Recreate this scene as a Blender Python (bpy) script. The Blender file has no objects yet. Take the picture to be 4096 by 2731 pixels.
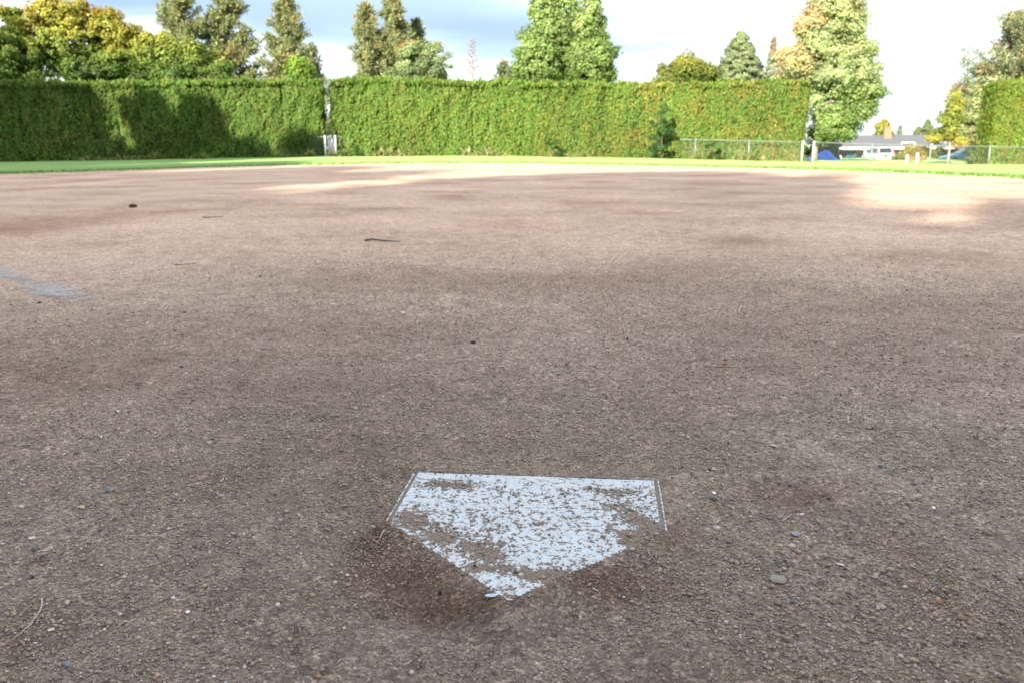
import bpy, math, random
import numpy as np
from mathutils import Vector, Matrix

C = bpy.context.scene.collection
R = math.radians
rng = np.random.default_rng(7)
random.seed(7)

# ------------------------------------------------------------------ camera
CAM_H = 0.600
PITCH, ROLL = R(13.25), R(0.4)
FPX = 3300.0                        # focal length in pixels of the 4096 px wide photograph
cam_d = bpy.data.cameras.new('camera')
cam = bpy.data.objects.new('camera', cam_d); C.objects.link(cam)
bpy.context.scene.camera = cam
cam_d.sensor_width = 22.3
cam_d.lens = FPX / 4096 * 22.3
cam_d.clip_start = 0.02; cam_d.clip_end = 4000
_F = Vector((0, math.cos(PITCH), -math.sin(PITCH)))
_R0 = Vector((1, 0, 0)); _U0 = _R0.cross(_F)
_R = math.cos(-ROLL) * _R0 + math.sin(-ROLL) * _U0
_U = -math.sin(-ROLL) * _R0 + math.cos(-ROLL) * _U0
_R, _U = _R, _U
cam.matrix_world = Matrix(((_R.x, _U.x, -_F.x, 0), (_R.y, _U.y, -_F.y, 0), (_R.z, _U.z, -_F.z, CAM_H), (0, 0, 0, 1)))
cam_d.dof.use_dof = True
cam_d.dof.focus_distance = 1.35
cam_d.dof.aperture_fstop = 5.6

# ------------------------------------------------------------------ light
SUN_AZ, SUN_EL = R(205), R(22)      # azimuth clockwise from the view direction: behind and a little left
sc = bpy.context.scene
sc.view_settings.view_transform = 'Standard'; sc.view_settings.look = 'None'
sc.view_settings.gamma = 1; sc.view_settings.exposure = 1.6
to_sun = Vector((math.sin(SUN_AZ) * math.cos(SUN_EL), math.cos(SUN_AZ) * math.cos(SUN_EL), math.sin(SUN_EL)))
sl = bpy.data.lights.new('sun', 'SUN'); sl.energy = 4.9; sl.angle = R(0.53); sl.color = (1.0, 0.90, 0.74)
so = bpy.data.objects.new('sun', sl); C.objects.link(so)
so.rotation_mode = 'QUATERNION'; so.rotation_quaternion = (-to_sun).to_track_quat('-Z', 'Y')

w = bpy.data.worlds.new('World'); sc.world = w; w.use_nodes = True
nt = w.node_tree; nt.nodes.clear()
def N(tree, typ, **kw):
    n = tree.nodes.new(typ)
    for k, v in kw.items():
        if k.startswith('i_'):
            key = k[2:]; key = int(key) if key.isdigit() else key.replace('_', ' ')
            n.inputs[key].default_value = v
        else: setattr(n, k, v)
    return n
def ramp(tree, pts, interp='LINEAR'):
    n = tree.nodes.new('ShaderNodeValToRGB'); cr = n.color_ramp; cr.interpolation = interp
    while len(cr.elements) > 1: cr.elements.remove(cr.elements[-1])
    for i, (p, c) in enumerate(pts):
        e = cr.elements[0] if i == 0 else cr.elements.new(p)
        e.position = p
        e.color = (c, c, c, 1) if not hasattr(c, '__len__') else (c[0], c[1], c[2], 1)
    return n
sky = N(nt, 'ShaderNodeTexSky', sky_type='NISHITA', sun_disc=False)
sky.sun_elevation = SUN_EL; sky.sun_rotation = SUN_AZ
bg1 = N(nt, 'ShaderNodeBackground'); bg1.inputs[1].default_value = 0.10
nt.links.new(sky.outputs[0], bg1.inputs[0])
# clouds: a bright white layer with softer blue-grey banks low in the sky, placed by bearing (x / y) and height (z)
tc = N(nt, 'ShaderNodeTexCoord')
mp = N(nt, 'ShaderNodeMapping'); mp.inputs['Scale'].default_value = (1.0, 1.0, 4.5)
nt.links.new(tc.outputs['Generated'], mp.inputs[0])
nz = N(nt, 'ShaderNodeTexNoise', i_Scale=3.2, i_Detail=7.0, i_Roughness=0.55, i_Distortion=0.3)
nt.links.new(mp.outputs[0], nz.inputs['Vector'])
nz2 = N(nt, 'ShaderNodeTexNoise', i_Scale=7.0, i_Detail=3.0, i_Roughness=0.5); nt.links.new(mp.outputs[0], nz2.inputs['Vector'])
sep = N(nt, 'ShaderNodeSeparateXYZ'); nt.links.new(tc.outputs['Generated'], sep.inputs[0])
def M2(op, a, b=None, c=None):
    n = nt.nodes.new('ShaderNodeMath'); n.operation = op
    for k_, v_ in enumerate((a, b, c)):
        if v_ is None: continue
        if isinstance(v_, (int, float)): n.inputs[k_].default_value = v_
        else: nt.links.new(v_, n.inputs[k_])
    return n.outputs[0]
wob = M2('SUBTRACT', nz.outputs['Fac'], 0.5); wob2 = M2('SUBTRACT', nz2.outputs['Fac'], 0.5)
bear = M2('ADD', M2('DIVIDE', sep.outputs[0], M2('MAXIMUM', sep.outputs[1], 0.15)), M2('MULTIPLY', wob2, 0.25))
elev = M2('ADD', sep.outputs[2], M2('MULTIPLY', wob, 0.05))
def bank(px, py, wpx, hpx, amp):
    d = _F + _R * ((px - 2048) / FPX) + _U * ((1365.5 - py) / FPX); b_, e_ = d.x / d.y, d.normalized().z
    u = M2('DIVIDE', M2('SUBTRACT', bear, b_), wpx / FPX); v = M2('DIVIDE', M2('SUBTRACT', elev, e_), hpx / FPX)
    r2 = M2('ADD', M2('MULTIPLY', u, u), M2('MULTIPLY', v, v))
    return M2('MULTIPLY', M2('POWER', 2.718, M2('MULTIPLY', r2, -1.0)), amp * 0.68)
tot = M2('MULTIPLY', wob, 0.9)
for bk in ((700, 20, 420, 60, .95), (1230, 120, 260, 75, .8), (1750, 60, 420, 80, .75), (2080, 120, 330, 60, .7), (2750, 185, 420, 40, .55), (3600, 225, 260, 45, .35), (300, -120, 900, 90, .8), (1900, -150, 900, 110, .6),
           (3650, 330, 200, 25, .2), (1100, 330, 500, 30, .15), (-1500, 60, 900, 100, .7)):
    tot = M2('ADD', tot, bank(*bk))
cr1 = ramp(nt, [(0.0, (0.47, 0.51, 0.56)), (0.20, (0.37, 0.42, 0.47)), (0.45, (0.225, 0.295, 0.37)), (0.80, (0.165, 0.225, 0.315)), (1.0, (0.145, 0.20, 0.275))], 'LINEAR')
nt.links.new(tot, cr1.inputs[0])
bg2 = N(nt, 'ShaderNodeBackground'); bg2.inputs[1].default_value = 1.0
nt.links.new(cr1.outputs[0], bg2.inputs[0])
mx = N(nt, 'ShaderNodeMixShader'); mx.inputs[0].default_value = 0.90
wo = N(nt, 'ShaderNodeOutputWorld')
nt.links.new(bg1.outputs[0], mx.inputs[1]); nt.links.new(bg2.outputs[0], mx.inputs[2]); nt.links.new(mx.outputs[0], wo.inputs[0])

# ------------------------------------------------------------------ helpers
def ray(px, py):
    d = _F * 1.0 + _R * ((px - 2048) / FPX) + _U * ((1365.5 - py) / FPX)
    return d
def at(px, py, Y):
    d = ray(px, py); k = Y / d.y
    return Vector((d.x * k, Y, CAM_H + d.z * k))

def _hash(ix, iy, iz, seed):
    h = (ix.astype(np.int64) * 374761393 + iy.astype(np.int64) * 668265263 + iz.astype(np.int64) * 2147483647 + seed * 1274126177) & 0xFFFFFFFF
    h = ((h ^ (h >> 13)) * 1274126177) & 0xFFFFFFFF
    h = ((h ^ (h >> 16)) * 2246822519) & 0xFFFFFFFF
    return ((h ^ (h >> 15)) & 0xFFFFFF) / float(0xFFFFFF)
def vnoise(x, y, seed=0, z=None):
    x = np.asarray(x, float); y = np.asarray(y, float)
    if z is None:
        ix = np.floor(x); iy = np.floor(y); fx = x - ix; fy = y - iy
        fx = fx * fx * (3 - 2 * fx); fy = fy * fy * (3 - 2 * fy); o = np.zeros_like(ix)
        a = _hash(ix, iy, o, seed); b = _hash(ix + 1, iy, o, seed); c = _hash(ix, iy + 1, o, seed); d = _hash(ix + 1, iy + 1, o, seed)
        return (a * (1 - fx) + b * fx) * (1 - fy) + (c * (1 - fx) + d * fx) * fy
    z = np.asarray(z, float)
    iz = np.floor(z); fz = z - iz; fz = fz * fz * (3 - 2 * fz)
    ix = np.floor(x); iy = np.floor(y); fx = x - ix; fy = y - iy
    fx = fx * fx * (3 - 2 * fx); fy = fy * fy * (3 - 2 * fy)
    def lay(k):
        a = _hash(ix, iy, k, seed); b = _hash(ix + 1, iy, k, seed); c = _hash(ix, iy + 1, k, seed); d = _hash(ix + 1, iy + 1, k, seed)
        return (a * (1 - fx) + b * fx) * (1 - fy) + (c * (1 - fx) + d * fx) * fy
    return lay(iz) * (1 - fz) + lay(iz + 1) * fz
def fbm(x, y, seed=0, octs=4, z=None, gain=0.5):
    s = 0; a = 1; t = 0
    for i in range(octs):
        f = 2.03 ** i
        s = s + a * (vnoise(x * f, y * f, seed + i * 17, None if z is None else z * f) - 0.5); t += a; a *= gain
    return s / t * 2
def sstep(a, b, v):
    t = np.clip((v - a) / (b - a), 0, 1); return t * t * (3 - 2 * t)

def np_mesh(name, V, F, mat, parent=None, smooth=False, face_col=None, pt=None, nside=None):
    """V (n,3), F (m,k) int array: one mesh object"""
    me = bpy.data.meshes.new(name)
    V = np.asarray(V, np.float32); F = np.asarray(F, np.int32); m, k = F.shape
    me.vertices.add(len(V)); me.vertices.foreach_set('co', V.ravel())
    me.loops.add(m * k); me.loops.foreach_set('vertex_index', F.ravel())
    me.polygons.add(m); me.polygons.foreach_set('loop_start', np.arange(0, m * k, k, dtype=np.int32))
    me.polygons.foreach_set('loop_total', np.full(m, k, np.int32))
    me.update(calc_edges=True)
    if smooth: me.polygons.foreach_set('use_smooth', np.ones(m, bool))
    if face_col is not None:
        a = me.attributes.new('Col', 'FLOAT_COLOR', 'FACE')
        fc = np.ones((m, 4), np.float32); fc[:, :3] = face_col; a.data.foreach_set('color', fc.ravel())
    if pt:
        for kx, arr in pt.items():
            a = me.attributes.new(kx, 'FLOAT', 'POINT'); a.data.foreach_set('value', np.asarray(arr, np.float32))
    me.materials.append(mat)
    o = bpy.data.objects.new(name, me); C.objects.link(o); o.parent = parent
    return o

def tag(o, label=None, cat=None, group=None, kind=None):
    if label: o['label'] = label
    if cat: o['category'] = cat
    if group: o['group'] = group
    if kind: o['kind'] = kind
    return o
def thing(name, label, cat, loc=(0, 0, 0), rz=0, group=None):
    o = bpy.data.objects.new(name, None); C.objects.link(o); o.location = loc; o.rotation_euler = (0, 0, rz)
    o.empty_display_size = 0.2
    return tag(o, label, cat, group)

class Geo:
    def __init__(s): s.v = []; s.f = []
    def add(s, vs, fs):
        b = len(s.v); s.v += [tuple(v) for v in vs]; s.f += [tuple(b + i for i in f) for f in fs]; return s
    def box(s, x0, x1, y0, y1, z0, z1, bev=0.0, M=None):
        if bev <= 0:
            vs = [Vector(p) for p in ((x0, y0, z0), (x1, y0, z0), (x1, y1, z0), (x0, y1, z0), (x0, y0, z1), (x1, y0, z1), (x1, y1, z1), (x0, y1, z1))]
            fs = [(3, 2, 1, 0), (4, 5, 6, 7), (0, 1, 5, 4), (1, 2, 6, 5), (2, 3, 7, 6), (3, 0, 4, 7)]
        else:
            b = bev; vs = []; fs = []
            for z, q in ((z0, b), (z0 + b, 0), (z1 - b, 0), (z1, b)):
                c = b if q == 0 else b
                pts = [(x0 + q, y0 + c), (x0 + c, y0 + q), (x1 - c, y0 + q), (x1 - q, y0 + c), (x1 - q, y1 - c), (x1 - c, y1 - q), (x0 + c, y1 - q), (x0 + q, y1 - c)]
                if q: pts = [(x0 + b, y0 + b * 1.3), (x0 + b * 1.3, y0 + b), (x1 - b * 1.3, y0 + b), (x1 - b, y0 + b * 1.3), (x1 - b, y1 - b * 1.3), (x1 - b * 1.3, y1 - b), (x0 + b * 1.3, y1 - b), (x0 + b, y1 - b * 1.3)]
                vs += [Vector((p[0], p[1], z)) for p in pts]
            for l in range(3):
                for i in range(8):
                    j = (i + 1) % 8; fs.append((l * 8 + i, l * 8 + j, l * 8 + 8 + j, l * 8 + 8 + i))
            fs += [tuple(range(7, -1, -1)), tuple(range(24, 32))]
        if M is not None: vs = [M @ v for v in vs]
        return s.add(vs, fs)
    def tube(s, pts, rad, n=8, cap=True):
        pts = [Vector(p) for p in pts]
        if not hasattr(rad, '__len__'): rad = [rad] * len(pts)
        vs = []
        for i, p in enumerate(pts):
            d = (pts[min(i + 1, len(pts) - 1)] - pts[max(i - 1, 0)]).normalized()
            a = d.orthogonal().normalized() if i == 0 else (pa - d * pa.dot(d)).normalized()
            pa = a; b = d.cross(a)
            for k in range(n):
                t = 2 * math.pi * k / n; vs.append(p + (a * math.cos(t) + b * math.sin(t)) * rad[i])
        fs = []
        for i in range(len(pts) - 1):
            for k in range(n):
                k2 = (k + 1) % n; fs.append((i * n + k, i * n + k2, (i + 1) * n + k2, (i + 1) * n + k))
        if cap: fs += [tuple(range(n - 1, -1, -1)), tuple((len(pts) - 1) * n + k for k in range(n))]
        return s.add(vs, fs)
    def prism(s, poly, axis, a, b):
        """poly of 2D points extruded along axis 'x' or 'y' or 'z' from a to b"""
        def P(u, v, w_):
            return {'x': (w_, u, v), 'y': (u, w_, v), 'z': (u, v, w_)}[axis]
        n = len(poly); vs = [P(u, v, a) for u, v in poly] + [P(u, v, b) for u, v in poly]
        fs = [tuple(range(n - 1, -1, -1)), tuple(range(n, 2 * n))] + [(i, (i + 1) % n, n + (i + 1) % n, n + i) for i in range(n)]
        return s.add(vs, fs)
    def build(s, name, mat, parent=None, smooth=False):
        me = bpy.data.meshes.new(name); me.from_pydata(s.v, [], s.f); me.update()
        import bmesh
        bm = bmesh.new(); bm.from_mesh(me); bmesh.ops.recalc_face_normals(bm, faces=bm.faces); bm.to_mesh(me); bm.free()
        if smooth:
            for p in me.polygons: p.use_smooth = True
        me.materials.append(mat)
        o = bpy.data.objects.new(name, me); C.objects.link(o); o.parent = parent
        return o

def mat_basic(name, col, rough=0.7, metal=0.0, noise=None, noise_amt=0.25, bump=0.0, spec=0.3, alpha=None):
    m = bpy.data.materials.new(name); m.use_nodes = True; t = m.node_tree; b = t.nodes['Principled BSDF']
    b.inputs['Roughness'].default_value = rough; b.inputs['Metallic'].default_value = metal
    b.inputs['Specular IOR Level'].default_value = spec
    if noise:
        c = N(t, 'ShaderNodeTexCoord'); n = N(t, 'ShaderNodeTexNoise', i_Scale=noise, i_Detail=5.0, i_Roughness=0.6)
        t.links.new(c.outputs['Object'], n.inputs['Vector'])
        lo = tuple(x * (1 - noise_amt) for x in col); hi = tuple(min(1, x * (1 + noise_amt)) for x in col)
        r = ramp(t, [(0.3, lo), (0.7, hi)]); t.links.new(n.outputs['Fac'], r.inputs[0]); t.links.new(r.outputs[0], b.inputs['Base Color'])
        if bump:
            bp = N(t, 'ShaderNodeBump'); bp.inputs['Distance'].default_value = bump; t.links.new(n.outputs['Fac'], bp.inputs['Height']); t.links.new(bp.outputs[0], b.inputs['Normal'])
    else: b.inputs['Base Color'].default_value = (*col, 1)
    return m
def mat_leaf(name, trans=0.35, rough=0.6, spec=0.25):
    m = bpy.data.materials.new(name); m.use_nodes = True; t = m.node_tree; b = t.nodes['Principled BSDF']
    a = N(t, 'ShaderNodeAttribute', attribute_name='Col')
    t.links.new(a.outputs['Color'], b.inputs['Base Color'])
    b.inputs['Roughness'].default_value = rough; b.inputs['Specular IOR Level'].default_value = spec
    tr = N(t, 'ShaderNodeBsdfTranslucent'); mixc = N(t, 'ShaderNodeMix', data_type='RGBA', blend_type='MULTIPLY'); mixc.inputs[0].default_value = 1
    t.links.new(a.outputs['Color'], mixc.inputs[6]); mixc.inputs[7].default_value = (1.3, 1.35, 0.6, 1)
    t.links.new(mixc.outputs[2], tr.inputs[0])
    mxx = N(t, 'ShaderNodeMixShader'); mxx.inputs[0].default_value = trans
    t.links.new(b.outputs[0], mxx.inputs[1]); t.links.new(tr.outputs[0], mxx.inputs[2])
    t.links.new(mxx.outputs[0], t.nodes['Material Output'].inputs[0])
    return m

# ------------------------------------------------------------------ terrain
# the ground dips gently towards both ends of the outfield; heights where the hedge stands, by bearing
_cal = [(-600, 655), (0, 650), (700, 640), (1270, 630), (1900, 627), (2600, 637), (3200, 650), (3600, 662), (4096, 670), (4700, 678)]
HY = 50.0
_cpx = np.array([c[0] for c in _cal], float); _cz = np.array([at(c[0], c[1], HY).z for c in _cal])
_b = np.array([at(c[0], c[1], HY).x / HY for c in _cal])
def T(x, y):
    x = np.asarray(x, float); y = np.asarray(y, float); yy = np.maximum(y, 1.0)
    g = np.interp(x / yy, _b, _cz)
    g2 = np.minimum(g, -0.72)
    z = g * sstep(20, 50, y)
    return z + (g2 - g) * sstep(54, 76, y)
def gp(px, py):
    """ground point under a line of sight"""
    d = ray(px, py)
    lo, hi = 0.3, 120.0
    for Y in np.linspace(0.3, 120, 2400):
        k = Y / d.y; z = CAM_H + d.z * k
        if z < float(T(d.x * k, Y)): hi = Y; break
    lo = hi - 0.06 if hi > 0.36 else 0.3
    for _ in range(12):
        mid = (lo + hi) / 2; k = mid / d.y
        if CAM_H + d.z * k < float(T(d.x * k, mid)): hi = mid
        else: lo = mid
    return Vector((d.x / d.y * hi, hi, float(T(d.x / d.y * hi, hi))))

PLATE = (-0.0075, 0.986); PROT = R(-6.2)
PW, PD = 0.4318, 0.2159
def to_plate(x, y):
    dx = x - PLATE[0]; dy = y - PLATE[1]; c, s = math.cos(-PROT), math.sin(-PROT)
    return dx * c - dy * s, dx * s + dy * c
def plate_sdf(x, y):
    """signed distance (about) outside the pentagon, in metres"""
    u, v = to_plate(x, y)
    d = np.maximum(np.abs(u) - PW / 2, v - 2 * PD)
    q = (np.abs(u) - v) / math.sqrt(2)          # the two edges that meet at the apex
    return np.maximum(d, q)
PZ = 0.013                                       # top of the plate
def H(x, y, fine=True):
    """height of the loose dirt"""
    z = T(x, y)
    r = np.hypot(x, y)
    z = z + 0.012 * fbm(x * 0.9, y * 0.9, 3, 3) * sstep(0, 3, r) + 0.006 * fbm(x * 3.5, y * 3.5, 9, 3)
    z = z + 0.0060 * fbm(x * 14, y * 14, 21, 4, gain=0.6)
    if fine: z = z + 0.0024 * fbm(x * 70, y * 70, 33, 3, gain=0.65) * np.exp(-r / 6)
    rid = 1 - np.abs(fbm(x * 5.2 + 3, y * 6.5, 141, 3)) * 2.2
    z = z + 0.0075 * rid * (0.25 + 0.75 * sstep(.15, .5, x)) * np.exp(-(r / 2.4) ** 2) * vnoise(x * 2.2, y * 2.2, 142)
    # trodden hollows on either side of the plate, little ridges of pushed-up dirt
    wx = x + .035 * fbm(x * 8, y * 8, 161, 2); wy = y + .035 * fbm(x * 8 + 5, y * 8, 162, 2)
    for (px, py, sx, sy, dep) in HOLLOWS:
        z = z - dep * np.exp(-((wx - px) / sx) ** 2 - ((wy - py) / sy) ** 2)
    sd = plate_sdf(x, y); vv_ = to_plate(x, y)[1]
    z = z - 0.013 * np.exp(-((sd - .075) / .045) ** 2) * (1 - sstep(.26, .42, vv_)) * (.5 + vnoise(x * 9, y * 9, 151))
    near = np.exp(-(np.maximum(sd, 0) / 0.055) ** 1.5)
    u, v = to_plate(x, y)
    level = PZ + 0.0015 - 0.0105 * sstep(PD - 0.005, PD + 0.06, v) * (1 - sstep(2 * PD - .006, 2 * PD + .002, v))
    z = z * (1 - near) + (level + 0.0018 * fbm(x * 30, y * 30, 5, 3)) * near
    z = np.where(sd < -0.004, z - 0.03, z)
    return z
HOLLOWS = []
for (px, py, sx, sy, dep) in [(3150, 1960, .10, .07, .026), (3050, 1830, .08, .04, .014), (3330, 1900, .07, .05, -.010), (2900, 2060, .05, .04, .010), (3400, 2150, .08, .05, .016), (3250, 2230, .10, .03, -.010), (1450, 2150, .12, .09, .011), (1750, 2450, .14, .05, .010), (2450, 2440, .12, .05, .008),
                              (3480, 2480, .10, .07, .009), (700, 1750, .25, .15, .010), (1050, 1980, .12, .07, .008), (3650, 2300, .06, .09, .008), (450, 2300, .14, .08, .008), (2000, 1080, .6, .3, .012), (1300, 1250, .7, .3, .012)]:
    p = gp(px, py); HOLLOWS.append((p.x, p.y, sx, sy, dep))

# ---- dirt sheet: finer where the camera stands close
nA = 760
aa = np.concatenate([np.linspace(-math.pi, -0.95, 40, endpoint=False), np.linspace(-0.95, 0.95, nA), np.linspace(0.95, math.pi, 41)[1:]])
rr = np.concatenate([[0.05, 0.2, 0.35], np.exp(np.linspace(math.log(0.5), math.log(9), 560)), np.exp(np.linspace(math.log(9), math.log(42), 90))[1:]])
AA, RR = np.meshgrid(aa, rr)
X = RR * np.sin(AA); Y = RR * np.cos(AA)
Z = H(X, Y)
nr, na = X.shape
idx = np.arange(nr * na).reshape(nr, na)
Fq = np.stack([idx[:-1, :-1], idx[:-1, 1:], idx[1:, 1:], idx[1:, :-1]], -1).reshape(-1, 4)[:, ::-1]
# moist and trampled soil; shade of the right-hand hollow is painted in too
damp_shade = 0.5 + 0.5 * fbm(X * 1.3, Y * 1.3, 50, 4)
damp_shade = sstep(0.42, 0.85, damp_shade) * 0.55
for (px, py, sx, sy, a) in [(1510, 2170, .055, .085, .95), (1620, 2310, .085, .05, 1.1), (1800, 2420, .10, .028, .9), (2450, 2340, .085, .035, 1.0), (2700, 2150, .035, .045, .8), (3150, 1960, .10, .05, .75), (3260, 2030, .05, .03, .5), (2950, 1850, .10, .05, .4),
                            (900, 1500, .5, .25, .35), (40, 900, .8, .9, .7), (3650, 2250, .05, .18, .45), (1250, 1300, .6, .35, .3), (60, 2600, .07, .2, .5)]:
    p = gp(px, py); damp_shade = damp_shade + a * np.exp(-((X - p.x) / sx) ** 2 - ((Y - p.y) / sy) ** 2) * (0.75 + 0.5 * vnoise(X * 40, Y * 40, 8))
damp_shade = np.clip(damp_shade, 0, 1)
dry_light = sstep(0.6, 6.8, np.hypot(X, Y)) * (0.85 + 0.3 * vnoise(X * .4, Y * .4, 81))  # dirt brightens away from the camera: painted sky light and vignette, plus drier soil
damp_shade = damp_shade * .8

def mat_dirt():
    m = bpy.data.materials.new('infield_dirt'); m.use_nodes = True; t = m.node_tree; b = t.nodes['Principled BSDF']
    b.inputs['Roughness'].default_value = 0.95; b.inputs['Specular IOR Level'].default_value = 0.1
    c = N(t, 'ShaderNodeTexCoord'); P = c.outputs['Object']
    def noise(s, d=5.0, r=0.6):
        n = N(t, 'ShaderNodeTexNoise', i_Scale=s, i_Detail=d, i_Roughness=r); t.links.new(P, n.inputs['Vector']); return n.outputs['Fac']
    def vor(s):
        n = N(t, 'ShaderNodeTexVoronoi', i_Scale=s); t.links.new(P, n.inputs['Vector']); return n
    big = ramp(t, [(0.32, (0.272, 0.210, 0.172)), (0.5, (0.350, 0.274, 0.226)), (0.7, (0.415, 0.330, 0.276))]); t.links.new(noise(0.55, 6, 0.62), big.inputs[0])
    g1 = vor(260); g2 = vor(75)
    gr = ramp(t, [(0.0, 0.62), (0.35, 0.82), (0.62, 1.0), (0.86, 1.22), (1.0, 1.75)])
    s1 = N(t, 'ShaderNodeSeparateColor'); t.links.new(g1.outputs['Color'], s1.inputs[0]); t.links.new(s1.outputs[0], gr.inputs[0])
    gr2 = ramp(t, [(0.0, 0.45), (0.05, 0.8), (0.3, 0.95), (0.9, 1.08), (0.97, 1.5)])
    s2 = N(t, 'ShaderNodeSeparateColor'); t.links.new(g2.outputs['Color'], s2.inputs[0]); t.links.new(s2.outputs[1], gr2.inputs[0])
    def mul(a, b_, f=1.0):
        n = N(t, 'ShaderNodeMix', data_type='RGBA', blend_type='MULTIPLY'); n.inputs[0].default_value = f
        t.links.new(a, n.inputs[6]); t.links.new(b_, n.inputs[7]); return n.outputs[2]
    col = mul(big.outputs[0], gr.outputs[0]); col = mul(col, gr2.outputs[0], 0.75)
    mid = ramp(t, [(0.3, 0.72), (0.5, 1.0), (0.72, 1.18)]); t.links.new(noise(9, 7, 0.7), mid.inputs[0])
    col = mul(col, mid.outputs[0])
    # crumbs: short dark clods scattered everywhere, seen far across the infield
    cl = ramp(t, [(0.28, 0.42), (0.36, 1.0)]); t.links.new(noise(26, 3, 0.55), cl.inputs[0])
    col = mul(col, cl.outputs[0], 0.6)
    da = N(t, 'ShaderNodeAttribute', attribute_name='damp_shade')
    dm = N(t, 'ShaderNodeMix', data_type='RGBA', blend_type='MULTIPLY'); t.links.new(da.outputs['Fac'], dm.inputs[0]); t.links.new(col, dm.inputs[6]); dm.inputs[7].default_value = (0.50, 0.385, 0.325, 1)
    ya = N(t, 'ShaderNodeAttribute', attribute_name='dry_light')
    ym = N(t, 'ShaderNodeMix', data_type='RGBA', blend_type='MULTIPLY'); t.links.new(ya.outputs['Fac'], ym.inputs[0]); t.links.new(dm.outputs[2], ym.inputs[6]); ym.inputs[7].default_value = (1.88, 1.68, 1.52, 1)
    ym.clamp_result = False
    t.links.new(ym.outputs[2], b.inputs['Base Color'])
    bp1 = N(t, 'ShaderNodeBump'); bp1.inputs['Distance'].default_value = 0.0035; bp1.inputs['Strength'].default_value = 0.9
    g1d = N(t, 'ShaderNodeMath', operation='SUBTRACT', i_0=1.0); t.links.new(g1.outputs['Distance'], g1d.inputs[1]); t.links.new(g1d.outputs[0], bp1.inputs['Height'])
    bp2 = N(t, 'ShaderNodeBump'); bp2.inputs['Distance'].default_value = 0.02
    bs = N(t, 'ShaderNodeMapRange', i_3=0.8, i_4=0.22); t.links.new(ya.outputs['Fac'], bs.inputs[0]); t.links.new(bs.outputs[0], bp2.inputs['Strength'])
    t.links.new(noise(34, 8, 0.72), bp2.inputs['Height']); t.links.new(bp1.outputs[0], bp2.inputs['Normal'])
    t.links.new(bp2.outputs[0], b.inputs['Normal'])
    return m
M_DIRT = mat_dirt()
dirt = np_mesh('infield_dirt', np.stack([X, Y, Z], -1).reshape(-1, 3), Fq, M_DIRT, smooth=True, pt={'damp_shade': damp_shade.ravel(), 'dry_light': dry_light.ravel()})
tag(dirt, kind='structure')

# ---- outfield grass: edge of the skinned infield is an arc
EDGE = [(-500, 716), (0, 698), (478, 684), (813, 671), (1100, 663), (1335, 659), (1670, 654), (2100, 655), (2430, 660), (2717, 668), (3100, 677), (3546, 690), (3809, 703), (4096, 717), (4600, 745)]
ep = [gp(*e) for e in EDGE]
eaz = np.array([math.atan2(p.x, p.y) for p in ep]); er = np.array([math.hypot(p.x, p.y) for p in ep])
ga = np.linspace(-1.05, 1.05, 1400)
gr0 = np.interp(ga, eaz, er)
k = np.ones(41) / 41; gr0 = np.convolve(np.pad(gr0, 20, 'edge'), k, 'valid')
gr0 = gr0 + 0.30 * fbm(ga * 160, ga * 0, 71, 4)
tt = np.concatenate([[0, 0.0006, 0.003], np.linspace(0.008, 1, 90)])
GA, TT = np.meshgrid(ga, tt)
GR = gr0[None, :] + (74 - gr0[None, :]) * TT
GX = GR * np.sin(GA); GY = GR * np.cos(GA)
lift = np.interp(TT, [0, 0.0006, 0.003, 1], [-0.02, 0.035, 0.05, 0.05])
GZ = T(GX, GY) + lift + 0.012 * fbm(GX * 1.2, GY * 1.2, 4, 3)
gn, gm = GX.shape; gi = np.arange(gn * gm).reshape(gn, gm)
GF = np.stack([gi[:-1, :-1], gi[:-1, 1:], gi[1:, 1:], gi[1:, :-1]], -1).reshape(-1, 4)[:, ::-1]
def mat_grass(name='grass', base=(0.145, 0.245, 0.068), hi=(0.215, 0.33, 0.10)):
    m = bpy.data.materials.new(name); m.use_nodes = True; t = m.node_tree; b = t.nodes['Principled BSDF']
    b.inputs['Roughness'].default_value = 0.75; b.inputs['Specular IOR Level'].default_value = 0.15
    b.inputs['Sheen Weight'].default_value = 0.35; b.inputs['Sheen Tint'].default_value = (0.6, 0.9, 0.3, 1)
    c = N(t, 'ShaderNodeTexCoord'); P = c.outputs['Object']
    n1 = N(t, 'ShaderNodeTexNoise', i_Scale=0.35, i_Detail=6.0, i_Roughness=0.65); t.links.new(P, n1.inputs['Vector'])
    n2 = N(t, 'ShaderNodeTexNoise', i_Scale=30.0, i_Detail=4.0, i_Roughness=0.7); t.links.new(P, n2.inputs['Vector'])
    r1 = ramp(t, [(0.3, base), (0.72, hi)]); t.links.new(n1.outputs['Fac'], r1.inputs[0])
    r2 = ramp(t, [(0.3, 0.65), (0.7, 1.25)]); t.links.new(n2.outputs['Fac'], r2.inputs[0])
    mm = N(t, 'ShaderNodeMix', data_type='RGBA', blend_type='MULTIPLY'); mm.inputs[0].default_value = 0.8
    t.links.new(r1.outputs[0], mm.inputs[6]); t.links.new(r2.outputs[0], mm.inputs[7]); t.links.new(mm.outputs[2], b.inputs['Base Color'])
    bp = N(t, 'ShaderNodeBump'); bp.inputs['Distance'].default_value = 0.03; t.links.new(n2.outputs['Fac'], bp.inputs['Height']); t.links.new(bp.outputs[0], b.inputs['Normal'])
    return m
M_GRASS = mat_grass()
gs = np_mesh('outfield_lawn', np.stack([GX, GY, GZ], -1).reshape(-1, 3), GF, M_GRASS, smooth=True); tag(gs, kind='structure')

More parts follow.
